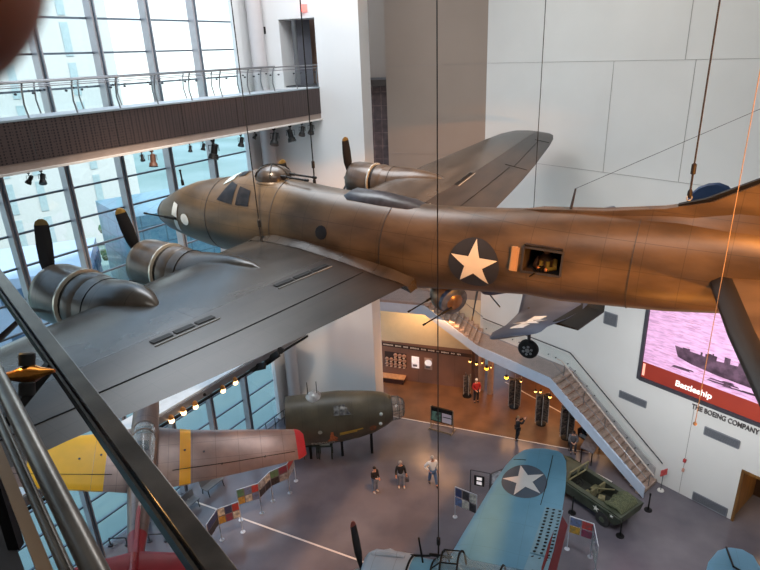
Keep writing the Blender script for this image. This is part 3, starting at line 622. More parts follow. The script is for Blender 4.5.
# ------------------------------------------------------------------ aircraft helpers
def pose(q):
    x, y, z, yaw, pit, rol = q
    a = V((cos(yaw), sin(yaw), 0)); u = V((0, 0, 1)); s = (-a).cross(u)
    a2 = a*cos(pit)-u*sin(pit); u2 = u*cos(pit)+a*sin(pit)
    s3 = s*cos(rol)-u2*sin(rol); u3 = u2*cos(rol)+s*sin(rol)
    M4 = Matrix((a2, s3, u3)).transposed().to_4x4(); M4.translation = V((x, y, z)); return M4
def lerp(a, b, t): return a+(b-a)*t
class Body:
    """fuselage: stations (x, zc, half width, top height, bottom height)"""
    def __init__(s, st, n=40, pw=1.0): s.st = st; s.n = n; s.pw = pw
    def at(s, x):
        st = s.st
        if x <= st[0][0]: return st[0][1:]
        for a, b in zip(st, st[1:]):
            if a[0] <= x <= b[0]:
                t = (x-a[0])/(b[0]-a[0]); 
                return tuple(lerp(a[i], b[i], t) for i in range(1, 5))
        return st[-1][1:]
    def pt(s, x, a, off=0):
        zc, w, t, b = s.at(x); c, d = cos(a), sin(a)     # a: 0 = starboard, pi/2 = top, pi = port
        return V((x, (w+off)*c, zc+((t if d > 0 else b)+off)*d))
    def ring(s, x): return [s.pt(x, 2*pi*k/s.n) for k in range(s.n)]
    def side(s, x, z, sgn=-1, off=.012):
        zc, w, t, b = s.at(x); h = t if z > zc else b; d = max(-1, min(1, (z-zc)/h))
        return V((x, sgn*(w*sqrt(max(0, 1-d*d))+off), z))
    def top(s, x, y, off=.012):
        zc, w, t, b = s.at(x); c = max(-1, min(1, y/w)); return V((x, y, zc+t*sqrt(max(0, 1-c*c))+off))
    def mesh(s, skip=None, xs=None):
        xs = xs or sorted({a[0] for a in s.st}); b = MB(); b.rings([s.ring(x) for x in xs])
        if skip: 
            keep = []
            for f in b.f:
                c = sum((b.v[i] for i in f), V())/len(f)
                if len(f) > 4 or not skip(c): keep.append(f)
            b.f = keep; b.m = [0]*len(keep)
        return b
def foil(n=9):
    """unit airfoil loop: (u, z) from trailing edge over the top to the nose and back below"""
    T = lambda u: 5*(.2969*sqrt(u)-.126*u-.3516*u*u+.2843*u**3-.1036*u**4)
    us = [(1-cos(pi*k/n))/2 for k in range(n+1)]
    return [(u, T(u)*1.15) for u in us[::-1]] + [(u, -T(u)*.85) for u in us[1:-1]]
FO = foil()
class Wing:
    """sections (y, x leading edge, chord, z, relative thickness)"""
    def __init__(s, sec): s.sec = sec
    def at(s, y):
        y = abs(y); sec = s.sec
        if y <= sec[0][0]: return sec[0][1:]
        for a, b in zip(sec, sec[1:]):
            if a[0] <= y <= b[0]:
                t = (y-a[0])/(b[0]-a[0]); return tuple(lerp(a[i], b[i], t) for i in range(1, 5))
        return sec[-1][1:]
    def top(s, x, y, off=.012, low=False):
        xl, c, z, tk = s.at(y); u = max(0.001, min(1, (x-xl)/c))
        T = 5*(.2969*sqrt(u)-.126*u-.3516*u*u+.2843*u**3-.1036*u**4)
        return V((x, y, z+(-T*.85*c*tk-off if low else T*1.15*c*tk+off)))
    def mesh(s, side, y0=None, y1=None, ny=1):
        ys = [a[0] for a in s.sec if (y0 is None or a[0] > y0) and (y1 is None or a[0] < y1)]
        if y0 is not None: ys = [y0]+ys
        if y1 is not None: ys = ys+[y1]
        b = MB(); rg = []
        for y in ys:
            xl, c, z, tk = s.at(y); rg.append([V((xl+u*c, side*y, z+w*c*tk)) for u, w in FO])
        return b.rings(rg)
def tri_sub(tris, n=2):
    for _ in range(n):
        o = []
        for a, b, c in tris:
            ab, bc, ca = ((a[0]+b[0])/2, (a[1]+b[1])/2), ((b[0]+c[0])/2, (b[1]+c[1])/2), ((c[0]+a[0])/2, (c[1]+a[1])/2)
            o += [(a, ab, ca), (ab, b, bc), (ca, bc, c), (ab, bc, ca)]
        tris = o
    return tris
def star_tris(cx, cy, r, rot):
    P = [(cx+(r if k % 2 == 0 else r*.382)*cos(rot+pi*k/5), cy+(r if k % 2 == 0 else r*.382)*sin(rot+pi*k/5)) for k in range(10)]
    return [((cx, cy), P[k], P[(k+1) % 10]) for k in range(10)]
def disc_tris(cx, cy, r, n=32): 
    P = [(cx+r*cos(2*pi*k/n), cy+r*sin(2*pi*k/n)) for k in range(n)]
    return [((cx, cy), P[k], P[(k+1) % n]) for k in range(n)]
def poly_tris(P): return [(P[0], P[i], P[i+1]) for i in range(1, len(P)-1)]
def decal(name, tris, fn, material, parent, sub=2):
    b = MB()
    for t in tri_sub(tris, sub): b.add([fn(*p) for p in t], [(0, 1, 2)])
    me = bpy.data.meshes.new(name); bm = bmesh.new()
    vs = [bm.verts.new(p) for p in b.v]
    for f in b.f: bm.faces.new([vs[i] for i in f])
    bmesh.ops.remove_doubles(bm, verts=bm.verts, dist=1e-4); bm.normal_update(); bm.to_mesh(me); bm.free()
    me.materials.append(material); me.polygons.foreach_set('use_smooth', [True]*len(me.polygons))
    o = bpy.data.objects.new(name, me); COL.objects.link(o); o.parent = parent; return o
m_blade = mat('propeller_black', (26, 24, 26), .45); m_tip = mat('propeller_tip_yellow', (120, 98, 50), .5); m_hub = mat('hub_metal', (120, 116, 112), .4, .5)
def prop(parent, c, R_, ang, nb=3, axis=V((-1, 0, 0)), wid=.15, tipc=None, hub=.2, blademat=None):
    h = MB(); h.lathe(V(c)+V((.1, 0, 0)), axis, [(0, hub), (.15, hub*.9), (.3, hub*.6), (.38, hub*.2)], 14); h.build('propeller_hub', m_hub, parent, smooth=50)
    for k in range(nb):
        a = ang+2*pi*k/nb; d = V((0, sin(a), cos(a))); w = V((1, 0, 0)).cross(d)
        rg = []; tr = []
        for t, wd, tw in ((.08, .35, -65), (.2, .6, -58), (.4, 1.0, -48), (.65, 1.05, -38), (.85, .95, -32), (.92, .9, -31), (.97, .72, -30), (1.0, .3, -30)):
            cw_ = w*cos(radians(tw))+V((1, 0, 0))*sin(radians(tw)); th = V((1, 0, 0))*cos(radians(tw))-w*sin(radians(tw))
            p = V(c)+d*R_*t; q = [p+cw_*wid*wd*cos(2*pi*j/8)+th*.03*sin(2*pi*j/8) for j in range(8)]
            (rg if t <= .92 else tr).append(q)
            if t == .92: tr.append(q)
        bl = MB().rings(rg).build('propeller_blade', blademat or m_blade, parent, True)
        MB().rings(tr).build('blade_tip', tipc or m_tip, bl, True)
def gun(parent, a, b, r=.03, name='machine_gun'):
    a, b = V(a), V(b); d = (b-a)
    return MB().tube([a, a+d*.35, a+d*.36, a+d*.9, a+d*.9, b], [r*1.7, r*1.7, r, r, r*1.4, r*1.4], 8).build(name, m_dark, parent)

# ------------------------------------------------------------------ the bomber
QB = (-7.94738309, 21.2845085, 16.7751001, -.536947255, .0434479387, -.0147050827)
MBm = pose(QB)
bo = root('bomber_aircraft', 'large olive drab four-engined bomber hanging from cables across the hall', 'airplane', MBm.translation, MBm.copy())
m_od = mat('olive_drab_paint', (98, 82, 62), .36, rgb2=(64, 52, 37), scale=1.1, lines=((0, .82), (2, .62)), lw=.012, ldark=.55, spec=.5, bump=.03, stretch=(.6, 1, 1.6))
m_oda = mat('wing_fabric_aft', (54, 48, 44), .36, rgb2=(40, 36, 34), scale=1.2, lines=((0, .5), (1, .55)), lw=.012, ldark=.6, spec=.5, bump=.05, stretch=(2, .6, 1))  # aft tone darkened to paint in the shade of the wing's curve
m_odw = mat('olive_drab_wing', (74, 70, 66), .27, rgb2=(54, 51, 48), scale=.9, lines=((0, 1.1), (1, .95)), lw=.012, ldark=.5, spec=.6, bump=.03, stretch=(2, .6, 1))
m_odc = mat('engine_cowl_paint', (84, 76, 68), .28, rgb2=(56, 50, 44), scale=1.4, spec=.55, lines=((0, .9),), lw=.014, ldark=.4)
m_belly = mat('neutral_grey_belly', (104, 104, 108), .5)
m_bw = mat('cockpit_glass', (18, 20, 26), .45, spec=.3, rgb2=(40, 40, 44), scale=4)
m_star = mat('insignia_white', (232, 228, 216), .5, var=.08); m_disc = mat('insignia_blue', (48, 52, 62), .5, var=.15)
ST_B = [(-.02, -.43, .03, .03, .03), (.06, -.42, .14, .14, .14), (.2, -.41, .27, .27, .27), (.5, -.37, .45, .46, .46), (.9, -.31, .64, .64, .66), (1.5, -.2, .84, .84, .86), (2.2, -.1, 1.03, 1.0, 1.05), (3.0, -.04, 1.12, 1.13, 1.2), (3.7, 0, 1.15, 1.2, 1.27), (4.3, 0, 1.16, 1.42, 1.3), (4.75, 0, 1.16, 1.56, 1.3),
        (5.6, 0, 1.16, 1.5, 1.3), (6.3, 0, 1.16, 1.38, 1.3), (7.5, 0, 1.16, 1.3, 1.3), (8.8, 0, 1.16, 1.26, 1.3), (9.9, .02, 1.15, 1.2, 1.28), (10.9, .05, 1.12, 1.15, 1.2), (12.0, .14, 1.07, 1.15, 1.12), (13.0, .24, 1.03, 1.16, 1.08), (13.84, .33, 1.0, 1.18, 1.05), (14.72, .4, .95, 1.2, 1.12), (15.8, .47, .86, 1.2, 1.08), (17.0, .52, .76, 1.22, 1.0), (18.3, .6, .64, 1.15, .85), (20.0, .68, .45, .9, .6), (21.6, .72, .3, .6, .35), (22.4, .74, .12, .3, .15)]
bf = Body(ST_B, 48)
wz0, wz1 = .22, .80
fus = bf.mesh(skip=lambda c: 13.84 < c.x < 14.72 and wz0 < c.z < wz1 and c.y < 0)
# refine: colour zones (belly grey) per face
for i, f_ in enumerate(fus.f):
    c = sum((fus.v[k] for k in f_), V())/len(f_); zc, w, t, b_ = bf.at(c.x); fus.m[i] = 1 if c.z < zc-b_*.80 and c.x > 3 else 0
fo = fus.build('fuselage', [m_od, m_belly], bo, smooth=60)
# waist window: recess and frame
rc = MB(); rc.add([(13.84, -.97, wz0-.05), (14.72, -.92, wz0-.05), (14.72, -.92, wz1+.1), (13.84, -.97, wz1+.1), (13.84, .2, wz0-.05), (14.72, .2, wz0-.05), (14.72, .2, wz1+.1), (13.84, .2, wz1+.1)], [(4, 5, 6, 7), (0, 1, 5, 4), (3, 7, 6, 2), (0, 4, 7, 3), (1, 2, 6, 5)])
rc.build('waist_window_interior', mat('interior_dark', (34, 24, 18), .8), bo)
fr = MB(); c4 = [bf.side(13.82, wz0, off=.02), bf.side(14.74, wz0+.02, off=.02), bf.side(14.74, wz1+.02, off=.02), bf.side(13.82, wz1+.02, off=.02)]
for a, b_ in zip(c4, c4[1:]+c4[:1]): fr.beam(a, b_, .05, .05)
fr.build('waist_window_frame', m_mid, bo)
MB().add([bf.side(13.52, wz0+.0, off=.05), bf.side(13.74, wz0+.0, off=.08), bf.side(13.74, wz1, off=.08), bf.side(13.52, wz1, off=.05)], [(0, 1, 2, 3)]).slab([bf.side(13.55, wz0, off=.03), bf.side(13.68, wz0, off=.03), bf.side(13.68, wz1, off=.03), bf.side(13.55, wz1, off=.03)], (0, -.05, 0)).build('wind_deflector', mat('deflector_tan', (178, 142, 104), .5), bo)
# insignia on the rear fuselage
sd = lambda x, z: bf.side(x, z, off=.012); sd2 = lambda x, z: bf.side(x, z, off=.022)
decal('insignia_disc', disc_tris(12.62, .18, .66), sd, m_disc, bo); decal('insignia_star', star_tris(12.62, .18, .64, pi/2), sd2, m_star, bo, 3)
# glazing
decal('nose_side_window', disc_tris(2.5, -.12, .2, 14), lambda x, z: bf.side(x, z, off=.03), mat('nose_window_white', (226, 232, 234), .2, spec=.7), bo, 1)
decal('nose_side_window', poly_tris([(1.72, -.1), (2.06, -.14), (2.1, .3), (1.8, .34)]), lambda x, z: bf.side(x, z, off=.03), MATS['nose_window_white'], bo, 2)
decal('nose_side_window', poly_tris([(1.78, -.62), (2.02, -.66), (2.06, -.25), (1.84, -.22)]), lambda x, z: bf.side(x, z, off=.03), MATS['nose_window_white'], bo, 2)
for a in (.45,):
    MB().tube([bf.pt(x, 2*pi*k/24, .012) for x in (a,) for k in range(25)], .012, 4, cap=False).build('nose_ring', m_mid, bo)
gun(bo, bf.side(1.95, -.2), (.75, -1.25, -.1), .028, 'nose_gun'); gun(bo, (1.2, .2, .6), (1.15, .2, 1.15), .03, 'nose_gun')
decal('cockpit_side_window', poly_tris([(3.95, .72), (4.66, .68), (4.66, 1.22), (4.3, 1.26)]), lambda x, z: bf.side(x, z, off=.02), m_bw, bo)
decal('cockpit_side_window', poly_tris([(4.8, .68), (5.32, .70), (5.26, 1.12), (4.8, 1.2)]), lambda x, z: bf.side(x, z, off=.02), m_bw, bo)
decal('windshield', poly_tris([(3.95, -.62), (4.32, -.5), (4.32, -.05), (4.0, -.05)]), lambda x, y: bf.top(x, y, .03), mat('windshield_sky', (190, 214, 222), .15, spec=.8), bo)
decal('windshield', poly_tris([(4.0, .05), (4.32, .05), (4.32, .5), (3.95, .62)]), lambda x, y: bf.top(x, y, .03), MATS['windshield_sky'], bo)
decal('roof_window', poly_tris([(4.45, -.42), (4.75, -.42), (4.75, -.12), (4.45, -.12)]), lambda x, y: bf.top(x, y, .03), m_bw, bo)
decal('fuselage_window', disc_tris(8.05, .32, .2, 12), lambda x, z: bf.side(x, z, off=.02), m_bw, bo)
# panel joint rings
for a in (3.5, 6.15, 9.95, 16.2):
    MB().tube([bf.pt(a, 2*pi*k/40, .006) for k in range(41)], .014, 4, cap=False).build('skin_joint', m_mid, bo)
# radio room hatch
rh = MB(); rh.rings([[V((x, y*w_, bf.at(x)[0]+bf.at(x)[2]*.97+h_*z)) for y, z in ((-1, -.3), (-.8, .6), (-.35, 1), (.35, 1), (.8, .6), (1, -.3))] for x, w_, h_ in ((8.3, .3, .02), (8.5, .45, .16), (9.5, .45, .18), (10.4, .4, .1), (10.7, .25, .02))]); rh.build('radio_hatch', mat('hatch_glazing', (58, 60, 70), .35, spec=.5, rgb2=(34, 34, 40), scale=5), bo, smooth=50)
# top turret
tu = MB(); tu.lathe((5.5, 0, 1.2), (0, 0, 1), [(0, .62), (.12, .62), (.16, .58)], 24); tu_ = tu.build('turret_ring', m_od, bo, smooth=40)
tg = MB(); tg.lathe((5.5, 0, 1.33), (0, 0, 1), [(0, .56), (.14, .57), (.26, .52), (.36, .4), (.43, .22), (.46, .03)], 24); tg.build('turret_dome', mat('turret_glazing', (34, 28, 26), .28, spec=.5, rgb2=(70, 62, 56), scale=3), tu_, smooth=60)
tf = MB()
for a in (0, 1, 2): 
    an = a*pi/3; tf.tube([V((5.5+cos(an)*r_, sin(an)*r_, 1.34+h_)) for r_, h_ in ((-.58, .14), (-.52, .27), (-.38, .37), (-.2, .44), (0, .47), (.2, .44), (.38, .37), (.52, .27), (.58, .14))], .02, 5)
tf.build('turret_frame', m_dark, tu_)
for y in (-.2, .2): gun(tu_, (5.75, y, 1.52), (7.0, y, 1.5), .03, 'turret_gun')
# ball turret
bt = MB(); bt.ball((11.5, 0, -1.3), .5, 22); bt_ = bt.build('ball_turret', mat('ball_turret_metal', (150, 122, 100), .3, .5, rgb2=(110, 84, 66), scale=3), bo, True)
wv = V((.80, -.56, -.16)).normalized(); MB().lathe(V((11.5, 0, -1.3))+wv*.26, wv, [(0, .42), (.13, .42), (.17, .36)], 20).build('turret_window', mat('turret_window_blue', (84, 98, 130), .4, rgb2=(52, 62, 92), scale=6), bt_, smooth=40)
MB().lathe(V((11.5, 0, -1.3))+wv*.435, wv, [(0, .12), (.02, .12)], 14).build('turret_sight', mat('sight_pale', (196, 202, 210), .2), bt_)
gd = V((-.60, -.62, -.42)).normalized()
for e_ in (-.3, .3):
    q = V((11.55, -.3, -1.38))+V((.75, -.2, -.3)).normalized()*e_; gun(bt_, q, q+gd*.95, .02, 'turret_gun')
# wings
_LE = [(.6, 4.95, .15), (1.2, 5.02, .15), (3.5, 5.45, .145), (6.7, 6.1, .14), (8.5, 6.46, .135), (10.5, 6.87, .13), (13.4, 7.45, .12), (14.6, 7.75, .11), (15.3, 8.1, .1), (15.6, 8.5, .08), (15.72, 9.0, .05)]
_TEp = (10.9, 10.88, 10.82, 10.66, 10.5, 10.28, 10.15, 10.1, 9.95, 9.75, 9.3); _TEs = (10.95, 10.95, 10.95, 10.92, 10.88, 10.78, 10.55, 10.4, 10.2, 9.95, 9.5)
WBP = Wing([(y, l, t-l, -.78+.105*y, k) for (y, l, k), t in zip(_LE, _TEp)]); WBS = Wing([(y, l, t-l, -.78+.105*y, k) for (y, l, k), t in zip(_LE, _TEs)]); WB = WBP
for sd_ in (-1, 1):
    WB = WBP if sd_ < 0 else WBS
    wm_ = WB.mesh(sd_); nq = len(FO); NSEG = nq
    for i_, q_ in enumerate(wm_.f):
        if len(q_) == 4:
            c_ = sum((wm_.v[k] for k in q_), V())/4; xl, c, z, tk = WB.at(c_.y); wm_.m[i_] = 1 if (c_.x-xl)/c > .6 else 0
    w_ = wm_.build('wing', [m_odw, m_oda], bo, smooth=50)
    # aileron / flap seams and the dark slot rows
    b = MB()
    for x0, y0, x1, y1 in ((.80, 1.6, .80, 9.6), (.83, 9.8, .80, 13.9)):
        pts = [];
        for k in range(9):
            y = lerp(y0, y1, k/8); xl, c, z, tk = WB.at(y); pts.append(WB.top(xl+c*lerp(x0, x1, k/8), sd_*y, .004))
        b.tube(pts, .012, 4)
    for y in (9.7, 13.9):
        xl, c, z, tk = WB.at(y); b.tube([WB.top(xl+c*u, sd_*y, .004) for u in (.74, .85, .97)], .014, 4)
    b.build('control_surface_seam', m_dark, w_)
    for (y0, y1, xs_) in ((1.95, 4.2, 8.75), (6.3, 7.95, 8.92)):
        b = MB()
        for k in range(3):
            ya = lerp(y0, y1, k/3)+.04; yb = lerp(y0, y1, (k+1)/3)-.04
            q = []
            for y, df in ((ya, 0), (yb, 0), (yb, .02), (ya, .02)):
                q.append(WB.top(xs_+df*6, sd_*y, .008))
            b.slab(q, (0, 0, .01))
        b.build('wing_slot', m_dark, w_)
        MB().tube([WB.top(xs_+.2, sd_*y, .004) for y in (y0, y1)], .018, 4).build('slot_lip', mat('slot_lip_pale', (150, 148, 142), .4), w_)
# fillets between wing and fuselage
for sd_ in (-1, 1):
    b = MB(); rg = []
    for x in (5.05, 5.6, 6.4, 7.5, 9.0, 10.2, 10.7, 10.95):
        zt = WBP.top(x, 1.4).z if x < 10.8 else -.66; r_ = .14 if 6 < x < 10.5 else .07
        rg.append([V((x, sd_*(.95), zt+r_*1.6)), V((x, sd_*1.12, zt+r_)), V((x, sd_*1.3, zt+r_*.35)), V((x, sd_*(1.3+r_*1.3), zt+.01)), V((x, sd_*1.2, zt-.25)), V((x, sd_*.8, zt-.25))])
    b.rings(rg).build('wing_fillet', m_odw, bo, smooth=60)
# engine nacelles
def nacelle(x0, y, z0, L, lab):
    r = root('x', None, None); 
    P = [(0.02, 0, .56, 0), (.0, 0, .64, 0), (.06, 0, .70, 0), (.25, 0, .735, 0), (.8, 0, .74, 0), (1.1, 0, .72, 0)]
    ck = lambda x, dz, r_, k, n=28: V((x0+x, y+r_*cos(2*pi*k/n), z0+dz+r_*sin(2*pi*k/n)))
    bpy.data.objects.remove(r)
    cw_ = MB().rings([[ck(a[0], a[1], a[2], k) for k in range(28)] for a in P]).build('engine_cowling', m_odc, bo, smooth=45)
    MB().lathe((x0+.08, y, z0), (-1, 0, 0), [(0, .54), (.01, .54)], 24).build('engine_face', m_dark, cw_)
    MB().rings([[ck(a, 0, r_, k) for k in range(28)] for a, r_ in ((1.05, .745), (1.06, .76), (1.12, .765), (1.13, .74))]).build('cowl_edge', mat('cowl_edge_bright', (206, 200, 186), .25, .6), cw_, smooth=40)
    MB().rings([[ck(a, 0, r_, k) for k in range(28)] for a, r_ in ((1.12, .68), (1.4, .68))]).build('cowl_gap', m_dark, cw_)
    fl = MB().rings([[ck(a, 0, r_, k) for k in range(28)] for a, r_ in ((1.27, .72), (1.5, .73), (1.62, .70))]).build('cowl_flaps', m_odc, cw_, smooth=40)
    rg = []
    for t in range(11):
        u = t/10; x = x0+1.5+(L-1.5)*u; rr = .70*(1-u**(2.2 if L > 4 else 3.2))*.98+.01; zt = WB.top(min(max(x, WB.at(y)[0]+.02), WB.at(y)[0]+WB.at(y)[1]*.98), y).z if x > WB.at(y)[0] else z0
        zc = lerp(z0, max(zt-.1, z0), min(1, u*1.1)**1.5)
        if u > .7: rr = max(rr, .03)
        rg.append([V((x, y+rr*cos(2*pi*k/28), zc+rr*(1.0 if sin(2*pi*k/28) > 0 else .9)*sin(2*pi*k/28))) for k in range(28)])
    nb_ = MB().rings(rg).build('engine_nacelle', m_odc, bo, smooth=60)
    MB().tube([ck(1.95, 0.0, .70*.995, k) for k in range(29)], .012, 4, cap=False).build('nacelle_joint', m_dark, nb_)
    return nb_
for y, x0, z0, L, an in ((-3.48, 3.28, -.68, 4.6, radians(-13)), (-6.72, 4.1, -.18, 3.7, radians(5)), (3.48, 3.28, -.65, 4.6, radians(-3)), (6.7, 4.15, -.18, 4.3, radians(-9))):
    nacelle(x0, y, z0, L, '')
    prop(bo, (x0-.16, y, z0), 1.77, an, wid=.17)
# tail
fin = MB(); prof = [(13.4, 1.45), (15.0, 1.62), (16.4, 1.86), (17.4, 2.15), (18.4, 2.75), (19.2, 3.7), (19.8, 4.8), (20.4, 5.5), (21.4, 5.6), (22.0, 4.6), (22.3, 2.6), (22.2, .6), (13.4, .9)]
for th, inset in ((.0, 0),):
    L_ = [V((x, -.0, z)) for x, z in prof]
def fin_mesh(prof, th):
    b = MB(); n = len(prof); cx = sum(p[0] for p in prof)/n; cz = sum(p[1] for p in prof)/n
    e = [V((x, 0, z)) for x, z in prof]; q = [V((lerp(x, cx, .10), th, lerp(z, cz, .07))) for x, z in prof]; q2 = [V((p.x, -th, p.z)) for p in q]
    b.add(e+q+q2, [tuple(range(n, 2*n)), tuple(range(2*n, 3*n))[::-1]]+[(i, (i+1) % n, n+(i+1) % n, n+i) for i in range(n)]+[(i, 2*n+i, 2*n+(i+1) % n, (i+1) % n) for i in range(n)])
    return b
ff = fin_mesh(prof, .16).build('fin', m_od, bo, smooth=30)
b = MB()
bp_ = [(16.9, 1.98), (17.4, 2.16), (18.4, 2.76), (19.2, 3.71), (19.8, 4.8)]
for (x0, z0), (x1, z1) in zip(bp_, bp_[1:]):
    b.beam((x0, 0, z0-.03), (x1, 0, z1-.03), .16, .2, up=(0, 0, 1))
b.build('fin_deicer_boot', m_dark, ff)
rgz = [[V((x, y*w_, zb+(zt-zb)*h_)) for y, h_ in ((-1, 0), (-.75, .35), (-.35, .75), (-.1, 1), (.1, 1), (.35, .75), (.75, .35), (1, 0))] for x, w_, zb, zt in ((12.8, .5, 1.1, 1.3), (14.0, .45, 1.25, 1.52), (15.5, .4, 1.4, 1.72), (17.2, .34, 1.45, 2.02), (18.6, .28, 1.5, 2.5), (20, .2, 1.4, 3.0))]
MB().rings(rgz).build('dorsal_fillet', m_od, bo, smooth=60)
TB_ = Wing([(.2, 17.75, 3.6, .6, .11), (.8, 17.85, 3.4, .6, .11), (3.0, 18.22, 2.9, .6, .1), (5.5, 18.75, 2.1, .6, .1), (6.3, 19.2, 1.4, .6, .08), (6.55, 19.7, .4, .6, .05)])
for sd_ in (-1, 1):
    t_ = TB_.mesh(sd_).build('tailplane', m_od, bo, smooth=50)
    rg = []
    for y in (.45, 1.2, 3, 5.5):
        xl, c, z, tk = TB_.at(y); rg.append([V((xl+a, sd_*y, z+h_)) for a, h_ in ((.34, .15*c/3), (.14, .16*c/3), (-.03, .06), (-.05, 0), (-.03, -.06), (.14, -.12*c/3), (.3, -.1))])
    MB().rings(rg).build('tailplane_deicer_boot', mat('deicer_black', (20, 19, 18), .5), t_, smooth=50)
def bpt(x, y, z): return MBm @ V((x, y, z))

# mannequin in the waist window
mg = root('gunner_mannequin', 'mannequin gunner in tan flying gear and yellow vest at the open waist window', 'mannequin', bpt(14.25, -.35, -.2), Matrix.Translation(bpt(14.25, -.45, -.25)) @ MBm.to_3x3().to_4x4())
m_skin0 = mat('mannequin_skin', (176, 120, 84), .6); m_fly = mat('flying_leather', (120, 74, 40), .6, rgb2=(92, 54, 30), scale=8); m_vest = mat('yellow_vest', (206, 146, 50), .6)
MB().lathe((0, 0, 0), (0, 0, 1), [(0, .17), (.35, .19), (.62, .2), (.72, .1), (.76, .06)], 14).build('torso', m_fly, mg, True)
MB().ball((0, -.02, .86), .11, 14, (1, 1, 1.25)).build('head', m_skin0, mg, True)
MB().lathe((0, .0, .84), (0, .15, 1), [(0, .125), (.08, .128), (.14, .09), (.17, .03)], 14).build('flying_helmet', m_fly, mg, True)
for s in (-1, 1):
    MB().lathe((s*.045, -.11, .88), (0, -1, 0), [(0, .04), (.02, .04)], 10).build('goggle', m_bw, mg)
    MB().tube([(s*.19, 0, .62), (s*.24, -.12, .42), (s*.1, -.34, .45)], [.07, .06, .05], 8).build('sleeve', m_vest if s > 0 else m_fly, mg, True)
    MB().ball((s*.09, -.38, .45), .05, 8).build('glove', m_skin0, mg, True)
    MB().tube([(s*.08, -.19, .6), (s*.09, -.2, .2)], .05, 8).build('vest_lobe', m_vest, mg, True)
gg = MBm @ V((0, 0, 0)); g_ = root('waist_gun', 'black machine gun held by the mannequin in the waist window', 'gun', bpt(14.2, -.6, .25)); g_.matrix_world = Matrix.Translation(bpt(14.2, -.6, .22)) @ MBm.to_3x3().to_4x4()
MB().box((0, 0, 0), (.09, .5, .12)).build('receiver', m_dark, g_); MB().tube([(0, -.2, .02), (-.1, -.62, .0)], .02, 8).build('barrel', m_dark, g_)
# ------------------------------------------------------------------ red tailed fighter (lower left)
Q51 = (-9.176116, 20.574369, 10.257146, -1.3387669, .3033, .1962); M51 = pose(Q51)
pf = root('fighter_aircraft', 'silver fighter with yellow wing bands and red tail hanging at the lower left', 'airplane', M51.translation, M51.copy())
m_sil = mat('bare_aluminium', (146, 124, 116), .32, .3, rgb2=(124, 104, 98), scale=1.2, lines=((0, .7), (1, .8)), lw=.012, ldark=.5)
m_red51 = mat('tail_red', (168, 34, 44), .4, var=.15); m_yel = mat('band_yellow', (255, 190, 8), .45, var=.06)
ST51 = [(0, 0, .02, .02, .02), (.15, 0, .14, .14, .14), (.5, 0, .27, .27, .27), (.62, 0, .33, .33, .36), (1.2, 0, .4, .38, .46), (2.2, 0, .44, .42, .52), (3.1, 0, .46, .48, .6), (4.0, 0, .46, .5, .8), (5.0, 0, .44, .52, .92), (6.0, .04, .38, .5, .8), (7.2, .12, .28, .4, .5), (8.4, .22, .16, .3, .3), (9.4, .3, .05, .2, .15)]
b5 = Body(ST51, 28)
f5 = b5.mesh()
for i, q in enumerate(f5.f):
    c = sum((f5.v[k] for k in q), V())/len(q); f5.m[i] = 1 if c.x > 7.6 or c.x < .55 else 0
f5.build('fuselage', [m_sil, m_red51], pf, smooth=60)
W51 = Wing([(.3, 2.45, 2.75, -.62, .15), (.95, 2.62, 2.5, -.56, .15), (1.5, 2.75, 2.32, -.52, .14), (1.92, 2.8, 2.22, -.48, .14), (2.4, 2.86, 2.12, -.44, .13), (4.2, 3.08, 1.68, -.28, .12), (5.3, 3.22, 1.38, -.19, .11), (5.5, 3.3, 1.22, -.17, .08), (5.62, 3.5, .9, -.16, .04)])
for sd_ in (-1, 1):
    w_ = W51.mesh(sd_).build('wing', m_sil, pf, smooth=50)
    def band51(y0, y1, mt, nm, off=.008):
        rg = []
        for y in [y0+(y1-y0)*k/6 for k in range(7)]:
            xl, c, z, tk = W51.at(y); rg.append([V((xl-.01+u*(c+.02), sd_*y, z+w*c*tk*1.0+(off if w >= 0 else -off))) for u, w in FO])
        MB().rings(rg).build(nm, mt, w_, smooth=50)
    band51(1.18, 1.55, m_yel, 'yellow_band')
    if sd_ < 0: band51(1.56, 3.5, m_yel, 'yellow_wing_panel')  # blurred amber glass reflection, painted as a wide band on the left wing
    band51(5.3, 5.62, m_red51, 'wing_tip')
    b = MB(); pts = [W51.top(W51.at(y)[0]+W51.at(y)[1]*.76, sd_*y, .005) for y in (.95, 3, 5.2)]; b.tube(pts, .012, 4); b.build('aileron_seam', m_dark, w_)
    for y in (2.6, 4.1): MB().tube([W51.top(W51.at(y)[0]+W51.at(y)[1]*.78, sd_*y, .0), W51.top(W51.at(y)[0]+W51.at(y)[1]*.78, sd_*y, .0)+V((0, 0, .12))], .012, 5).build('tie_down_pin', m_mid, w_)
    for y, u in ((1.35, .45), (2.0, .5)): MB().lathe(W51.top(W51.at(y)[0]+W51.at(y)[1]*u, sd_*y, .0), (0, 0, 1), [(0, .04), (.015, .04)], 10).build('filler_cap', m_mid, w_)
T51 = Wing([(.1, 7.85, 1.25, .42, .1), (1.0, 8.0, 1.0, .42, .1), (1.9, 8.2, .7, .42, .08), (2.0, 8.35, .45, .42, .04)])
for sd_ in (-1, 1): T51.mesh(sd_).build('tailplane', m_red51, pf, smooth=50)
fin_mesh([(6.4, .55), (7.6, .72), (8.3, 1.1), (8.6, 1.75), (9.0, 1.95), (9.45, 1.9), (9.6, 1.2), (9.5, .3), (8, .3)], .06).build('fin', m_red51, pf, smooth=30)
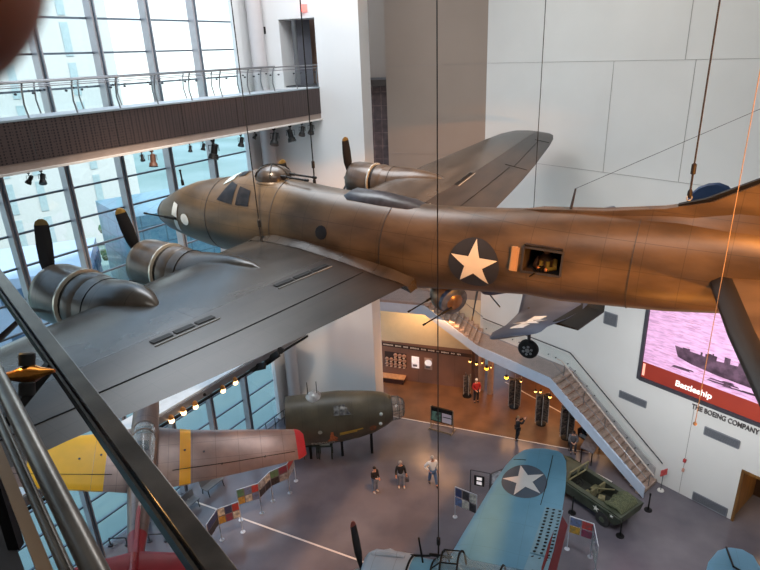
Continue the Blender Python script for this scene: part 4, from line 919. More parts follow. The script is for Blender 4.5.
cg = MB(); cg.rings([[V((x, w_*cos(a), zb+h_*sin(a))) for a in [pi*k/10 for k in range(11)]] for x, w_, zb, h_ in ((3.05, .2, .42, .05), (3.35, .33, .42, .38), (3.8, .36, .42, .52), (4.5, .36, .42, .5), (5.3, .28, .44, .32), (5.8, .1, .48, .08))]); cg.build('canopy', mat('canopy_glass', (190, 206, 214), .08, spec=.9, alpha=.38), pf, smooth=60)
fr = MB()
for x, w_, h_ in ((3.35, .34, .39), (3.8, .37, .53), (5.2, .29, .34)): fr.tube([V((x, w_*cos(a), .42+h_*sin(a))) for a in [pi*k/10 for k in range(11)]], .018, 5)
fr.build('canopy_frame', m_sil, pf)
MB().box((4.25, 0, .55), (.14, .36, .5)).build('pilot_seat', m_dark, pf); MB().box((3.5, 0, .5), (.2, .5, .2)).build('gunsight_panel', m_mid, pf)
prop(pf, (.35, 0, 0), 1.7, .5, 4, wid=.14, hub=.05)

# ------------------------------------------------------------------ dive bomber (bottom)
QSB = (-.887359, 12.013062, 8.404547, -.397495, -.1401485, .1604385); MSB = pose(QSB)
db = root('dive_bomber', 'blue dive bomber with perforated wing flaps hanging at the bottom', 'airplane', MSB.translation, MSB.copy())
m_blue = mat('sea_blue_paint', (114, 176, 210), .42, rgb2=(104, 164, 198), scale=.9, lines=((0, 1.3), (1, 1.0)), lw=.008, ldark=.75)
m_pblue = mat('pale_blue_paint', (190, 200, 212), .35, rgb2=(176, 188, 202), scale=1.2, lines=((0, .6),), lw=.01, ldark=.6)
m_flap = mat('flap_pale_blue', (138, 182, 206), .4)
STS = [(.28, 0, .5, .5, .5), (.3, 0, .58, .58, .58), (.45, 0, .66, .66, .66), (.9, 0, .69, .69, .69), (1.45, 0, .69, .69, .69), (1.6, 0, .62, .66, .64), (2.4, 0, .56, .66, .62), (3.0, 0, .54, .66, .62), (5.5, .08, .46, .52, .55), (7.5, .16, .3, .42, .4), (9.3, .22, .12, .3, .25), (9.9, .24, .04, .15, .12)]
bs = Body(STS, 28); fs_ = bs.mesh()
for i, q in enumerate(fs_.f):
    c = sum((fs_.v[k] for k in q), V())/len(q); fs_.m[i] = 1 if c.x < 1.55 else 0
fs_.build('fuselage', [m_blue, m_pblue], db, smooth=60)
MB().tube([bs.pt(1.55, 2*pi*k/28, .01) for k in range(29)], .03, 5, cap=False).build('cowl_gap', m_dark, db)
MB().tube([V((.45, 0, .66)), V((1.0, .0, .78)), V((1.4, 0, .74))], [.05, .1, .04], 8).build('air_scoop', m_pblue, db, True)
MB().tube([V((1.35, .25, .6)), V((2.0, .3, .66))], .03, 6).build('nose_gun_trough', m_dark, db)
prop(db, (.1, 0, 0), 1.65, radians(-6), 3, wid=.10, hub=.16, tipc=mat('prop_tip_red', (120, 60, 50), .5))
WS = Wing([(.3, 1.85, 2.75, -.42, .15), (1.5, 1.95, 2.6, -.38, .15), (2.4, 2.14, 2.62, -.14, .14), (3.6, 2.42, 2.42, .18, .12), (4.6, 2.66, 2.2, .46, .11), (5.4, 2.9, 1.92, .68, .1), (5.85, 3.1, 1.66, .8, .09), (6.15, 3.34, 1.28, .88, .07), (6.28, 3.6, .86, .91, .05), (6.33, 3.85, .36, .92, .04)])
for sd_ in (-1, 1):
    w_ = WS.mesh(sd_).build('wing', m_blue, db, smooth=50)
    # aileron seam
    b = MB()
    for ys, us in (((3.85, 4.6, 5.4, 6.0), (.74, .74, .74, .76)),): b.tube([WS.top(WS.at(y)[0]+WS.at(y)[1]*u, sd_*y, .003) for y, u in zip(ys, us)], .013, 4)
    b.tube([WS.top(WS.at(5.6)[0]+WS.at(5.6)[1]*u, sd_*(5.6), .003) for u in (.08, .2, .3)], .012, 4)
    b.build('aileron_seam', m_dark, w_)
    # perforated split flap, upper leaf slightly raised; red inside
    for nm, yy0, yy1 in (('perforated_flap', .75, 2.1), ('perforated_flap', 2.14, 3.8)):
        fb = MB(); rg = []; rows = 3
        U0, U1 = .80, 1.015
        P = lambda y, u, lift: WS.top(WS.at(y)[0]+WS.at(y)[1]*min(u, 1.0), sd_*y, 0)+V((max(0, u-1)*WS.at(y)[1], 0, .03+lift+.10*(u-U0)))
        for y in (yy0, yy1): rg.append([P(y, U0, 0), P(y, .9, 0), P(y, U1, 0), P(y, U1, -.02), P(y, .9, -.02), P(y, U0, -.02)])
        fo_ = fb.rings(rg).build(nm, m_flap, w_)
        hb = MB(); ny = int((yy1-yy0)/.118)
        for j in range(ny):
            y = yy0+(j+.5)*(yy1-yy0)/ny
            if j % 4 == 3 and False: continue
            for i in range(rows):
                u = U0+(U1-U0)*(i+.5)/rows; c = P(y, u, .006); hb.lathe(c, (0, 0, 1), [(0, .045), (.003, .045)], 10)
        o_ = hb.build('flap_perforations', m_dark, fo_); o_['kind'] = 'stuff'
    lo_ = MB(); rg = []
    for y in (.75, 3.8):
        xl, c, z, tk = WS.at(y); rg.append([V((xl+c*.97, sd_*y, z+.02)), V((xl+c*1.06, sd_*y, z-.42)), V((xl+c*1.05, sd_*y, z-.44)), V((xl+c*.95, sd_*y, z))])
    lo_.rings(rg).build('lower_flap', mat('flap_interior_red', (130, 30, 34), .5), w_)
fw = lambda o: (lambda x, y: WS.top(x, y, o))
for sd_ in (1, -1):
    decal('insignia_disc', disc_tris(3.62, sd_*4.66, .70), fw(.008), mat('insignia_grey_blue', (84, 100, 120), .5, var=.08), db); decal('insignia_star', star_tris(3.62, sd_*4.66, .68, pi), fw(.016), mat('star_white_clean', (228, 232, 236), .5, var=.04), db, 3)
# cockpit
cc = MB(); cc.rings([[V((x, w_*cos(a), .5+h_*sin(a))) for a in [pi*k/10 for k in range(11)]] for x, w_, h_ in ((2.15, .3, .2), (2.45, .4, .54), (2.9, .41, .58), (3.1, .41, .36), (5.2, .38, .3), (5.7, .3, .12))]); cc.build('canopy', mat('greenhouse_glass', (150, 170, 180), .08, spec=.9, alpha=.35), db, smooth=60)
fr = MB()
for x, w_, h_ in ((2.17, .31, .22), (2.46, .41, .56), (2.9, .42, .6), (3.9, .41, .35), (4.6, .4, .33), (5.2, .39, .31)): fr.tube([V((x, w_*cos(a), .5+h_*sin(a))) for a in [pi*k/10 for k in range(11)]], .028, 5)
for a in (.9, 2.24): fr.tube([V((2.2, .3*cos(a), .5+.24*sin(a))), V((2.46, .41*cos(a), .5+.56*sin(a))), V((2.9, .42*cos(a), .5+.6*sin(a)))], .02, 5)
fr.build('canopy_frame', m_dark, db)
MB().tube([V((1.9, 0, .55)), V((1.85, 0, 1.35))], .025, 6).build('antenna_mast', m_dark, db)
MB().tube([V((2.1, 0, .92)), V((2.7, 0, .94))], .04, 8).build('telescopic_sight', m_dark, db)
TS = Wing([(.1, 8.1, 1.5, .35, .1), (1.2, 8.25, 1.35, .38, .1), (2.1, 8.45, 1.1, .41, .09), (2.6, 8.7, .75, .43, .07), (2.78, 8.95, .3, .44, .04)])
for sd_ in (-1, 1):
    t_ = TS.mesh(sd_).build('tailplane', m_blue, db, smooth=50)
    MB().tube([TS.top(8.9, sd_*2.75, .02), TS.top(8.95, sd_*1.9, .07), TS.top(9.3, sd_*1.7, .03)], .025, 5).build('tailplane_brace', m_dark, t_)
    MB().tube([TS.top(8.9, sd_*1.2, .02), TS.top(9.0, sd_*1.25, .2), TS.top(9.3, sd_*1.1, .03)], .025, 5).build('trim_horn', m_dark, t_)
fin_mesh([(7.6, .55), (8.4, 1.4), (8.8, 1.7), (9.4, 1.75), (9.9, 1.3), (9.95, .2), (7.6, .3)], .07).build('fin', m_blue, db, smooth=30)

# ------------------------------------------------------------------ gull winged fighter (behind the bomber)
Q4 = (4.2568, 23.4039, 12.1984, -.5701, -.351, -.0958); M4 = pose(Q4)
gf = root('fighter_aircraft', 'dark blue gull-winged fighter with star and bars hanging behind the bomber', 'airplane', M4.translation, M4.copy())
m_navy = mat('gloss_sea_blue', (84, 94, 116), .3, rgb2=(66, 74, 94), scale=.8, spec=.6); m_navy2 = mat('dark_navy', (52, 72, 108), .35)
STF = [(.1, 0, .5, .5, .5), (.14, 0, .58, .58, .58), (.4, 0, .66, .66, .66), (1.5, 0, .68, .68, .68), (2.8, 0, .62, .68, .7), (4.3, 0, .58, .66, .7), (6.0, .05, .45, .52, .6), (8.0, .12, .25, .4, .4), (9.6, .15, .05, .2, .2)]
b4 = Body(STF, 26); b4.mesh().build('fuselage', m_navy2, gf, smooth=60)
WF = Wing([(.3, 2.0, 2.75, -.35, .16), (1.0, 2.0, 2.75, -.7, .16), (1.85, 2.02, 2.7, -.98, .15), (2.5, 2.1, 2.6, -.86, .15), (4.0, 2.45, 2.25, -.42, .13), (5.5, 2.72, 1.9, .1, .12), (5.95, 2.84, 1.75, .18, .1), (6.1, 2.98, 1.5, .21, .06), (6.14, 3.2, 1.1, .22, .03)])
WF = Wing([(y, x, c, z, t) for y, x, c, z, t in WF.sec])
for sd_ in (-1, 1):
    w_ = WF.mesh(sd_).build('wing', m_navy, gf, smooth=50)
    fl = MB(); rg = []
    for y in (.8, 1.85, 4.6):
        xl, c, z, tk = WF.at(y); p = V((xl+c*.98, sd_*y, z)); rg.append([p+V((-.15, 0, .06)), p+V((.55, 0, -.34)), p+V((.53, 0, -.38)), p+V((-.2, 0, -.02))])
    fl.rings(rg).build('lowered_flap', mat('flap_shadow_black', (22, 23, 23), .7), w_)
    lg = MB().tube([WF.top(2.6, sd_*1.85, 0), V((2.05, sd_*1.9, -2.3))], [.09, .06], 10).build('landing_gear', m_mid, gf)
    MB().lathe((2.0, sd_*1.93-.14, -2.42), (0, 1, 0), [(0, .28), (.02, .36), (.08, .4), (.2, .4), (.26, .36), (.28, .28)], 24).build('tyre', mat('tyre_black', (40, 38, 38), .8), lg, smooth=40)
    hb = MB(); hb.lathe((2.0, sd_*1.93-.16, -2.42), (0, 1, 0), [(0, .09), (.32, .09)], 12)
    for k in range(6): a = k*pi/3; hb.lathe((2.0+.17*cos(a), sd_*1.93-.155, -2.42+.17*sin(a)), (0, 1, 0), [(0, .055), (.31, .055)], 8)
    hb.build('wheel_hub', mat('wheel_hub_grey', (178, 178, 178), .4), lg)
ff4 = lambda o: (lambda x, y: WF.top(x, y, o))
m_sw = mat('insignia_pale_grey', (232, 236, 240), .5)
decal('insignia_star', star_tris(3.68, -4.6, .62, pi), ff4(.014), m_sw, gf, 3)
for y0, y1 in ((-5.6, -5.0), (-4.2, -3.55)): decal('insignia_bar', poly_tris([(3.44, y0), (3.9, y0), (3.9, y1), (3.44, y1)]), ff4(.014), m_sw, gf, 2)
fin_mesh([(7.2, .4), (8.0, .75), (8.2, 1.1), (8.35, 1.42), (8.55, 1.66), (8.8, 1.8), (9.1, 1.84), (9.4, 1.78), (9.62, 1.6), (9.76, 1.3), (9.8, 1.0), (9.8, .1), (7.2, .2)], .07).build('fin', m_navy2, gf, smooth=30)
TF = Wing([(.1, 7.6, 1.3, .3, .1), (1.8, 7.85, 1.0, .3, .1), (2.5, 8.1, .5, .3, .05)])
for sd_ in (-1, 1): TF.mesh(sd_).build('tailplane', m_navy2, gf, smooth=50)
cg = MB(); cg.rings([[V((x, w_*cos(a), .55+h_*sin(a))) for a in [pi*k/10 for k in range(11)]] for x, w_, h_ in ((3.9, .2, .12), (4.2, .32, .45), (4.8, .34, .5), (5.6, .25, .2))]); cg.build('canopy', MATS['greenhouse_glass'], gf, smooth=60)
prop(gf, (-.05, 0, 0), 1.95, radians(60), 4, wid=.15, hub=.15)

# ------------------------------------------------------------------ bomber nose section on the floor
A_ = V((.85, 28.35, 2.2)); B_ = V((-5.0, 27.9, 2.3)); yw = math.atan2(B_.y-A_.y, B_.x-A_.x)
MN = pose((A_.x, A_.y, 2.35, yw, .0, 0))
ns = root('nose_section', 'olive bomber nose section with painted figure displayed on the floor beside the pier', 'airplane', MN.translation, MN.copy())
m_on = mat('nose_olive', (92, 82, 64), .45, rgb2=(74, 66, 52), scale=1.2, lines=((0, .9),), lw=.012, ldark=.6); m_ong = mat('nose_lower_grey', (92, 96, 92), .5)
STN = [(.5, .55, .62, .75, .75), (.8, .5, .78, .98, .9), (1.5, .38, .98, 1.25, 1.15), (2.4, .28, 1.1, 1.45, 1.3), (3.4, .22, 1.15, 1.6, 1.4), (4.6, .2, 1.15, 1.58, 1.45), (6.3, .2, 1.15, 1.5, 1.45)]
bn = Body(STN, 36); fn = bn.mesh()
fn.build('fuselage', m_on, ns, smooth=60)
ng = MB(); ng.rings([bn_ for bn_ in [[V((x, w_*cos(a), .55+h_*sin(a))) for a in [2*pi*k/20 for k in range(20)]] for x, w_, h_ in ((-.25, .2, .22), (-.15, .42, .5), (.1, .56, .68), (.52, .62, .74))]]); ng.build('nose_glazing', mat('nose_glass', (170, 176, 170), .1, spec=.8, alpha=.35), ns, smooth=60)
fr = MB()
for k in range(8): a = 2*pi*k/8; fr.tube([V((x, w_*cos(a), .55+h_*sin(a))) for x, w_, h_ in ((-.25, .2, .22), (-.15, .43, .51), (.1, .57, .69), (.52, .63, .75))], .016, 5)
for x, w_, h_ in ((-.15, .43, .51), (.1, .57, .69), (.5, .63, .75)): fr.tube([V((x, w_*cos(a), .55+h_*sin(a))) for a in [2*pi*k/20 for k in range(21)]], .016, 5, cap=False)
fr.build('nose_frame', m_mid, ns)
sdn = lambda o: (lambda x, z: bn.side(x, z, 1, o))
decal('cockpit_window', poly_tris([(2.75, .98), (3.7, 1.0), (3.7, 1.45), (3.1, 1.5)]), sdn(.02), mat('nose_cockpit_glass', (74, 70, 72), .15, spec=.8, rgb2=(130, 128, 124), scale=5), ns, 2)
fr = MB()
for x in (2.75, 3.05, 3.4, 3.72): fr.tube([sdn(.03)(x, z) for z in (.95, 1.2, 1.45, 1.55)], .018, 4)
fr.tube([sdn(.03)(x, 1.0) for x in (2.7, 3.2, 3.75)], .018, 4); fr.build('cockpit_frame', m_on, ns)
tt = MB(); tt.lathe((4.75, 0, 1.55), (0, 0, 1), [(0, .48), (.18, .46), (.36, .34), (.48, .12), (.5, .02)], 20); t_ = tt.build('top_turret', mat('turret_pale_glass', (196, 192, 188), .12, spec=.8, rgb2=(120, 116, 116), scale=3), ns, smooth=60)
MB().lathe((4.75, 0, 1.42), (0, 0, 1), [(0, .56), (.16, .56)], 22).build('turret_ring', m_dark, t_)
for x in (4.55, 5.05): MB().tube([(x, .1, 1.8), (x, .05, 2.65)], .025, 6).build('turret_gun', m_dark, t_)
decal('side_window', disc_tris(4.5, .15, .12, 10), sdn(.02), mat('porthole_pale', (170, 168, 150), .3), ns, 1)
m_or = mat('art_orange', (214, 122, 70), .6, rgb2=(190, 96, 54), scale=9); m_oy = mat('art_gold', (206, 160, 60), .6)
art = [[(3.55, -.62), (4.15, -.62), (4.05, -.42), (3.72, -.42)], [(3.72, -.5), (4.02, -.5), (3.98, -.1), (3.78, -.1)], [(3.78, -.14), (3.95, -.14), (3.93, .1), (3.8, .1)], [(3.62, -.45), (3.8, -.3), (3.74, -.2), (3.56, -.36)]]
for P_ in art: decal('nose_art', poly_tris(P_), sdn(.015), m_or, ns, 2)
decal('nose_art', disc_tris(1.62, -.0, .2, 12), sdn(.015), mat('art_dark_orange', (150, 84, 50), .6, rgb2=(100, 70, 46), scale=8), ns, 2)
decal('nose_art', poly_tris([(2.15, .08), (3.45, -.1), (3.45, -.0), (2.2, .17)]), sdn(.015), m_oy, ns, 3); decal('nose_art', poly_tris([(2.5, -.04), (3.45, -.18), (3.45, -.12), (2.5, .02)]), sdn(.015), m_oy, ns, 3)
for x, z, r_ in ((1.15, .78, .1), (1.2, .2, .1)): MB().ball(bn.side(x, z, 1, .03), r_, 10).build('formation_light', mat('pale_blister', (206, 206, 196), .3), ns, True)
# lettering curved on the side
tx = textobj('nose_lettering', 'EXPOSED', .42, (0, 0, 0), (1, 0, 0), (0, 1, 0), m_wh if False else mat('letter_cream', (222, 216, 200), .5), ext=.001)
for v in tx.data.vertices:
    p = bn.side(5.05-v.co.x*.74, -.92+v.co.y, 1, .03+v.co.z); v.co = p
tx.parent = ns
for x in (1.7, 3.4, 5.2):
    for y in (-.35, .0): 
        zc = bn.at(x)[0]-bn.at(x)[3]*.9; MB().beam((x, y, zc), (x, y, -2.35), .14, .14).build('support_leg', m_dark, ns)
# trestle signs under the nose section
for k, (x, y, lab_) in enumerate(((311, 459, 'low dark green stand with a pale placard under the tail end of the nose section'), (326, 459, 'dark green stand with a pale placard under the middle of the nose section'))):
    p = onz(x, y); t = root('placard_stand', lab_, 'stand', p)
    mg_ = mat('stand_green', (46, 58, 50), .5)
    for sx in (-.36, .36): 
        MB().beam((sx, 0, 0), (sx, 0, .9), .06, .06).build('leg', mg_, t); MB().beam((sx, .55, 0), (sx, .55, .95), .06, .06).build('leg', mg_, t)
    MB().slab([(-.42, -.05, .84), (.42, -.05, .84), (.42, .6, 1.05), (-.42, .6, 1.05)], (0, 0, .05)).build('top', mg_, t)
    MB().slab([(-.28, -.06, .98), (.28, -.06, .98), (.28, .16, 1.32), (-.28, .16, 1.32)], (0, -.02, .012)).build('placard', mat('placard_pale', (206, 200, 186), .5, rgb2=(186, 196, 180), scale=9), t)
tb = root('low_table', 'low dark table under the nose section beside the fighter wing tip', 'table', onz(297, 452)+V((-.2, .2, 0)))
MB().box((0, 0, .72), (1.3, .6, .05)).build('table_top', m_mid, tb)
for a in (-.6, .6):
    for b_ in (-.25, .25): MB().beam((a, b_, 0), (a, b_, .7), .05, .05).build('leg', m_dark, tb)

# ------------------------------------------------------------------ amphibious jeep
RC = V((11.28, 21.62, 0)); dj = V((-.548, .836, 0)); hj = math.atan2(dj.y, dj.x)
MJ = Matrix.Translation(RC+dj*2.3) @ Matrix.Rotation(hj, 4, 'Z')
jp = root('amphibious_jeep', 'olive green amphibious jeep parked beneath the foot of the staircase', 'vehicle', MJ.translation, MJ.copy())
mj = mat('jeep_olive', (70, 76, 60), .5, rgb2=(56, 62, 48), scale=2); mjd = mat('jeep_dark_interior', (40, 42, 34), .8); mcv = mat('canvas_khaki', (118, 110, 78), .9, rgb2=(92, 90, 64), scale=5)
L2, W2 = 2.3, .86
def hullring(x, zb, wb, zt=1.18, wt=W2): return [V((x, -wt, zt)), V((x, -wt, zt-.12)), V((x, -wb, zb)), V((x, wb, zb)), V((x, wt, zt-.12)), V((x, wt, zt))]
hb = MB(); hb.rings([hullring(-L2, .82, .7, 1.15), hullring(-L2+.35, .42, .72), hullring(1.1, .38, .72), hullring(1.9, .55, .7), hullring(L2, .98, .6, 1.14, .72)])
# open the cockpit: keep only outer skin, add decks
hb.f = [q for q in hb.f if not (len(q) == 4 and all(hb.v[i].z > 1.1 for i in q))]; hb.m = [0]*len(hb.f)
hb.build('hull', mj, jp, smooth=30)
dk = MB(); dk.slab([(.95, -W2, 1.14), (L2, -.72, 1.1), (L2, .72, 1.1), (.95, W2, 1.14)], (0, 0, .05)); dk.slab([(-L2, -W2, 1.13), (-1.75, -W2, 1.14), (-1.75, W2, 1.14), (-L2, W2, 1.13)], (0, 0, .05))
for s in (-1, 1): dk.slab([(-1.8, s*.62, 1.14), (1.0, s*.62, 1.14), (1.0, s*W2, 1.14), (-1.8, s*W2, 1.14)], (0, 0, .05))
dk.build('deck', mj, jp)
it = MB(); it.slab([(-1.75, -.62, .5), (.95, -.62, .5), (.95, .62, .5), (-1.75, .62, .5)], (0, 0, .04))
for s in (-1, 1): it.slab([(-1.75, s*.62, .5), (.95, s*.62, .5), (.95, s*.62, 1.15), (-1.75, s*.62, 1.15)], (0, s*.02, 0))
it.slab([(.95, -.62, .5), (.95, .62, .5), (.95, .62, 1.15), (.95, -.62, 1.15)], (.03, 0, 0)); it.slab([(-1.75, -.62, .5), (-1.75, .62, .5), (-1.75, .62, 1.15), (-1.75, -.62, 1.15)], (-.03, 0, 0))
it.build('cockpit_tub', mjd, jp)
for s in (-.32, .32):
    sb = MB().box((-.15, s, .78), (.48, .46, .12)).build('seat', mcv, jp, bevel=.03); MB().box((-.42, s, 1.05), (.1, .46, .5)).build('seat_back', mcv, sb, bevel=.03)
MB().box((-1.3, 0, .8), (.5, 1.1, .14)).build('rear_seat', mcv, jp, bevel=.03)
wd = MB()
for a, b_ in (((.8, -.7, 1.18), (.8, .7, 1.18)), ((.72, -.7, 1.72), (.72, .7, 1.72)), ((.8, -.7, 1.18), (.72, -.7, 1.72)), ((.8, .7, 1.18), (.72, .7, 1.72)), ((.8, 0, 1.18), (.72, 0, 1.72))): wd.beam(a, b_, .06, .06)
w_ = wd.build('windscreen_frame', mat('frame_tan_olive', (124, 116, 84), .5), jp); MB().slab([(.8, -.68, 1.2), (.8, .68, 1.2), (.73, .68, 1.7), (.73, -.68, 1.7)], (.01, 0, 0)).build('windscreen_glass', m_clear, w_)
sw = MB(); c = V((.42, .32, 1.12)); ax = V((-.6, 0, .8)).normalized(); u = V((0, 1, 0)); w3 = ax.cross(u)
sw.tube([c+(u*cos(2*pi*k/20)+w3*sin(2*pi*k/20))*.2 for k in range(21)], .018, 6, cap=False); sw.tube([c, c-ax*.35], .02, 6)
for k in range(3): a = 2*pi*k/3; sw.tube([c, c+(u*cos(a)+w3*sin(a))*.2], .012, 5)
sw.build('steering_wheel', m_dark, jp)
for x in (-1.35, 1.25):
    for s in (-1, 1):
        ty = MB().lathe((x, s*.62, .38), (0, s, 0), [(0, .3), (.02, .36), (.06, .385), (.17, .385), (.21, .36), (.22, .26)], 24).build('tyre', mat('tyre_black', (40, 38, 38), .8), jp, smooth=40)
        MB().lathe((x, s*.80, .38), (0, s, 0), [(0, .22), (.03, .22), (.05, .1), (.07, .1)], 16).build('wheel_hub', mj, ty)
for s in (-1, 1):
    MB().tube([V((-L2, s*.9, 1.12)), V((L2-.3, s*.9, 1.12)), V((L2, s*.7, 1.1))], .03, 6).build('rub_rail', mj, jp)
for y in (.25, -.25): MB().lathe((L2-.45, y*1.8, 1.2), (1, 0, .1), [(0, .05), (.1, .1), (.16, .1)], 12).build('headlamp', mj, jp)
cn = MB()
random.seed(5)
for k in range(12):
    y = -.6+1.2*k/11; cn.tube([V((-1.3+random.uniform(-.08, .1), y, 1.22)), V((-1.6, y+.05, 1.38+random.uniform(-.03, .05))), V((-1.95, y-.03, 1.3)), V((-2.2, y+.04, 1.2))], [.05, .085, .08, .04], 8)
cn.build('camouflage_roll', mat('net_green', (92, 94, 68), .95, rgb2=(60, 68, 48), scale=12), jp, True)
MB().box((-.95, .42, 1.18), (.3, .3, .12), Matrix.Rotation(.5, 3, 'Z')).build('ammunition_box', mcv, jp, bevel=.01); MB().beam((-1.0, -.5, 1.22), (-.3, .2, 1.2), .06, .05).build('paddle', mcv, jp)
st_ = MB()
for t in star_tris(-1.0, .82, .2, pi/2): st_.add([(x, .875, z) for x, z in t], [(0, 1, 2)])
o_ = st_.build('star_marking', m_star, jp)
"""near side is +y or -y depending on heading: mark both"""
st_ = MB()
for t in star_tris(-1.85, .98, .13, pi/2): st_.add([(x, .885, z) for x, z in t], [(0, 1, 2)])
st_.build('star_marking', m_star, jp)
# ------------------------------------------------------------------ exhibits on the floor
m_post = mat('post_white_metal', (206, 210, 218), .35, .3)
PAL = [(196, 62, 58), (52, 66, 120), (208, 160, 60), (226, 220, 206), (44, 40, 46), (104, 150, 110), (150, 60, 90), (110, 130, 180), (184, 190, 196), (90, 70, 60)]
def pmat(i): c = PAL[i % len(PAL)]; return mat('print_ink_%d' % (i % len(PAL)), c, .5, rgb2=tuple(int(v*.45+50) for v in c), scale=7)
def panel(a, b, z0, z1, label, cols, rows, pal, group='picture panels on the hall floor', prints=None, postm=None, glass=True, pw=.9):
    a, b = V(a), V(b); c = (a+b)/2; r = root('picture_board', label, 'display', c, group=group)
    a_, b_ = a-c, b-c; d = (b_-a_).normalized(); nn = V((d.y, -d.x, 0)); L = (b_-a_).length
    if nn.y > 0: nn = -nn
    for p in (a_, b_):
        po = MB().tube([p+V((0, 0, .02)), p+V((0, 0, z1))], .022, 8).build('post', postm or m_post, r)
        MB().lathe(p, (0, 0, 1), [(0, .12), (.02, .12), (.03, .04)], 14).build('post_foot', postm or m_post, po)
    up = V((0, 0, 1))
    if glass: MB().slab([a_+up*z0, b_+up*z0, b_+up*z1, a_+up*z1], nn*.012).build('panel_sheet', m_clear if glass == 2 else mat('panel_grey', (120, 120, 130), .5), r)
    MB().beam(a_+up*z1, b_+up*z1, .03, .03).build('top_rail', postm or m_post, r)
    cw_ = L/cols; rh_ = (z1-z0)/rows
    for i in range(cols):
        for j in range(rows):
            k = pal[(i*rows+j) % len(pal)]
            if k is None: continue
            o = a_+d*(cw_*i+cw_*.06)+up*(z0+rh_*j+rh_*.07)+nn*.016
            MB().slab([o, o+d*cw_*.88, o+d*cw_*.88+up*rh_*.86, o+up*rh_*.86], nn*.01).build('print', pmat(k), r)
    return r
g1 = [onz(x, y) for x, y in ((212, 556), (222, 540), (243, 532), (241, 520), (262, 513), (273, 501), (290, 493))]
panel(g1[0], g1[1], 1.0, 1.85, 'nearest folding picture panel, seen almost edge on, beside the dark rail', 1, 2, [4, 1])
panel(g1[1], g1[2], .95, 1.85, 'picture panel with a red and a blue print at its top', 3, 2, [2, 3, 6, 1, 3, 0])
panel(g1[3], g1[4], .95, 1.85, 'picture panel with a yellow print at its lower left corner', 3, 2, [2, 5, 3, 7, 7, 0])
panel(g1[4], g1[5], .95, 1.85, 'narrow black and white picture panel in the middle of the zigzag row', 2, 2, [4, 8, 4, 3])
panel(g1[5], g1[6], .95, 1.85, 'picture panel with purple and grey prints near the fighter wing tip', 2, 2, [4, 5, 8, 6])
panel(g1[6], onz(296, 481), .95, 1.85, 'furthest folding panel with a red print beside the fighter wing tip', 1, 2, [8, 0])
panel(onz(455, 517), onz(476, 526), .75, 1.85, 'clear panel of blue and white photographs left of the blue wing', 3, 2, [7, 1, 3, 4, 4, 3], 'clear picture panels behind the blue wing', glass=2)
panel(onz(470, 501), onz(489, 505), .6, 1.95, 'tall clear panel carrying one black framed picture', 1, 1, [None], 'clear picture panels behind the blue wing', glass=2, postm=m_mid)
panel(onz(490, 505), onz(509, 497), .6, 1.95, 'clear panel with small pale photographs partly behind the blue wing', 2, 2, [None, 8, None, 4], 'clear picture panels behind the blue wing', glass=2, postm=m_mid)
c1 = (onz(470, 501)+onz(489, 505))/2; pf_ = root('framed_picture', 'black framed picture with two pale images on the tall clear panel', 'picture', c1+V((-.05, -.06, 1.45)))
dd = (onz(489, 505)-onz(470, 501)).normalized(); nn_ = V((dd.y, -dd.x, 0)); nn_ = nn_ if nn_.y < 0 else -nn_
MB().slab([-dd*.25-V((0, 0, .3)), dd*.25-V((0, 0, .3)), dd*.25+V((0, 0, .3)), -dd*.25+V((0, 0, .3))], nn_*.03).build('frame', m_dark, pf_)
for z in (-.13, .13): MB().slab([-dd*.13+V((0, 0, z-.09))+nn_*.03, dd*.13+V((0, 0, z-.09))+nn_*.03, dd*.13+V((0, 0, z+.09))+nn_*.03, -dd*.13+V((0, 0, z+.09))+nn_*.03], nn_*.008).build('image', m_lit, pf_)
panel(onz(567, 549), onz(590, 557), .55, 1.9, 'grey clear panel with red, blue and orange cut-outs beside the perforated flap', 2, 3, [None, 2, 7, None, 6, 0], 'clear panels beside the perforated flap', glass=2)
panel(onz(590, 557), onz(594, 580), .55, 1.9, 'pale panel seen edge on right of the red, blue and orange one', 2, 2, [3, 8, 3, None], 'clear panels beside the perforated flap', glass=2)
# tilted two-picture lectern
a, b = onz(431, 427), onz(453, 433); c = (a+b)/2; d = (b-a).normalized(); nn = V((d.y, -d.x, 0)); nn = nn if nn.y < 0 else -nn; up = V((0, 0, 1)); L = (b-a).length
dl = root('display_lectern', 'black framed two-picture display stand at the edge of the brown floor', 'display', c); mfr = mat('stand_bronze', (150, 132, 112), .4, .4)
for s in (-1, 1):
    p = d*(s*L/2); le = MB(); le.beam(p+nn*.35+up*.03, p-nn*.35+up*.03, .06, .06); le.build('foot', mfr, dl); MB().beam(p+up*.03, p+up*1.55, .06, .06).build('leg', mfr, dl)
MB().beam(-d*(L/2)+up*.1+nn*.3, d*(L/2)+up*.1+nn*.3, .06, .06).build('cross_bar', mfr, dl)
q = [-d*(L/2-.03)+up*.55+nn*.06, d*(L/2-.03)+up*.55+nn*.06, d*(L/2-.03)+up*1.5+nn*.02, -d*(L/2-.03)+up*1.5+nn*.02]
MB().slab(q, -nn*.12).build('case', m_dark, dl)
for s, mt in ((-1, mat('teal_picture', (92, 132, 122), .5, rgb2=(40, 48, 50), scale=4)), (1, mat('ship_picture', (196, 190, 202), .5, rgb2=(170, 168, 190), scale=2))):
    o = d*(s*L*.235)+up*.62+nn*.075; MB().slab([o-d*L*.21, o+d*L*.21, o+d*L*.21+up*.64, o-d*L*.21+up*.64], nn*.012).build('picture', mt, dl)
o = d*(L*.235)+up*.98+nn*.09; MB().slab([o-d*.3, o+d*.32, o+d*.26+up*.07, o-d*.2+up*.06], nn*.006).build('ship_silhouette', m_mid, dl)
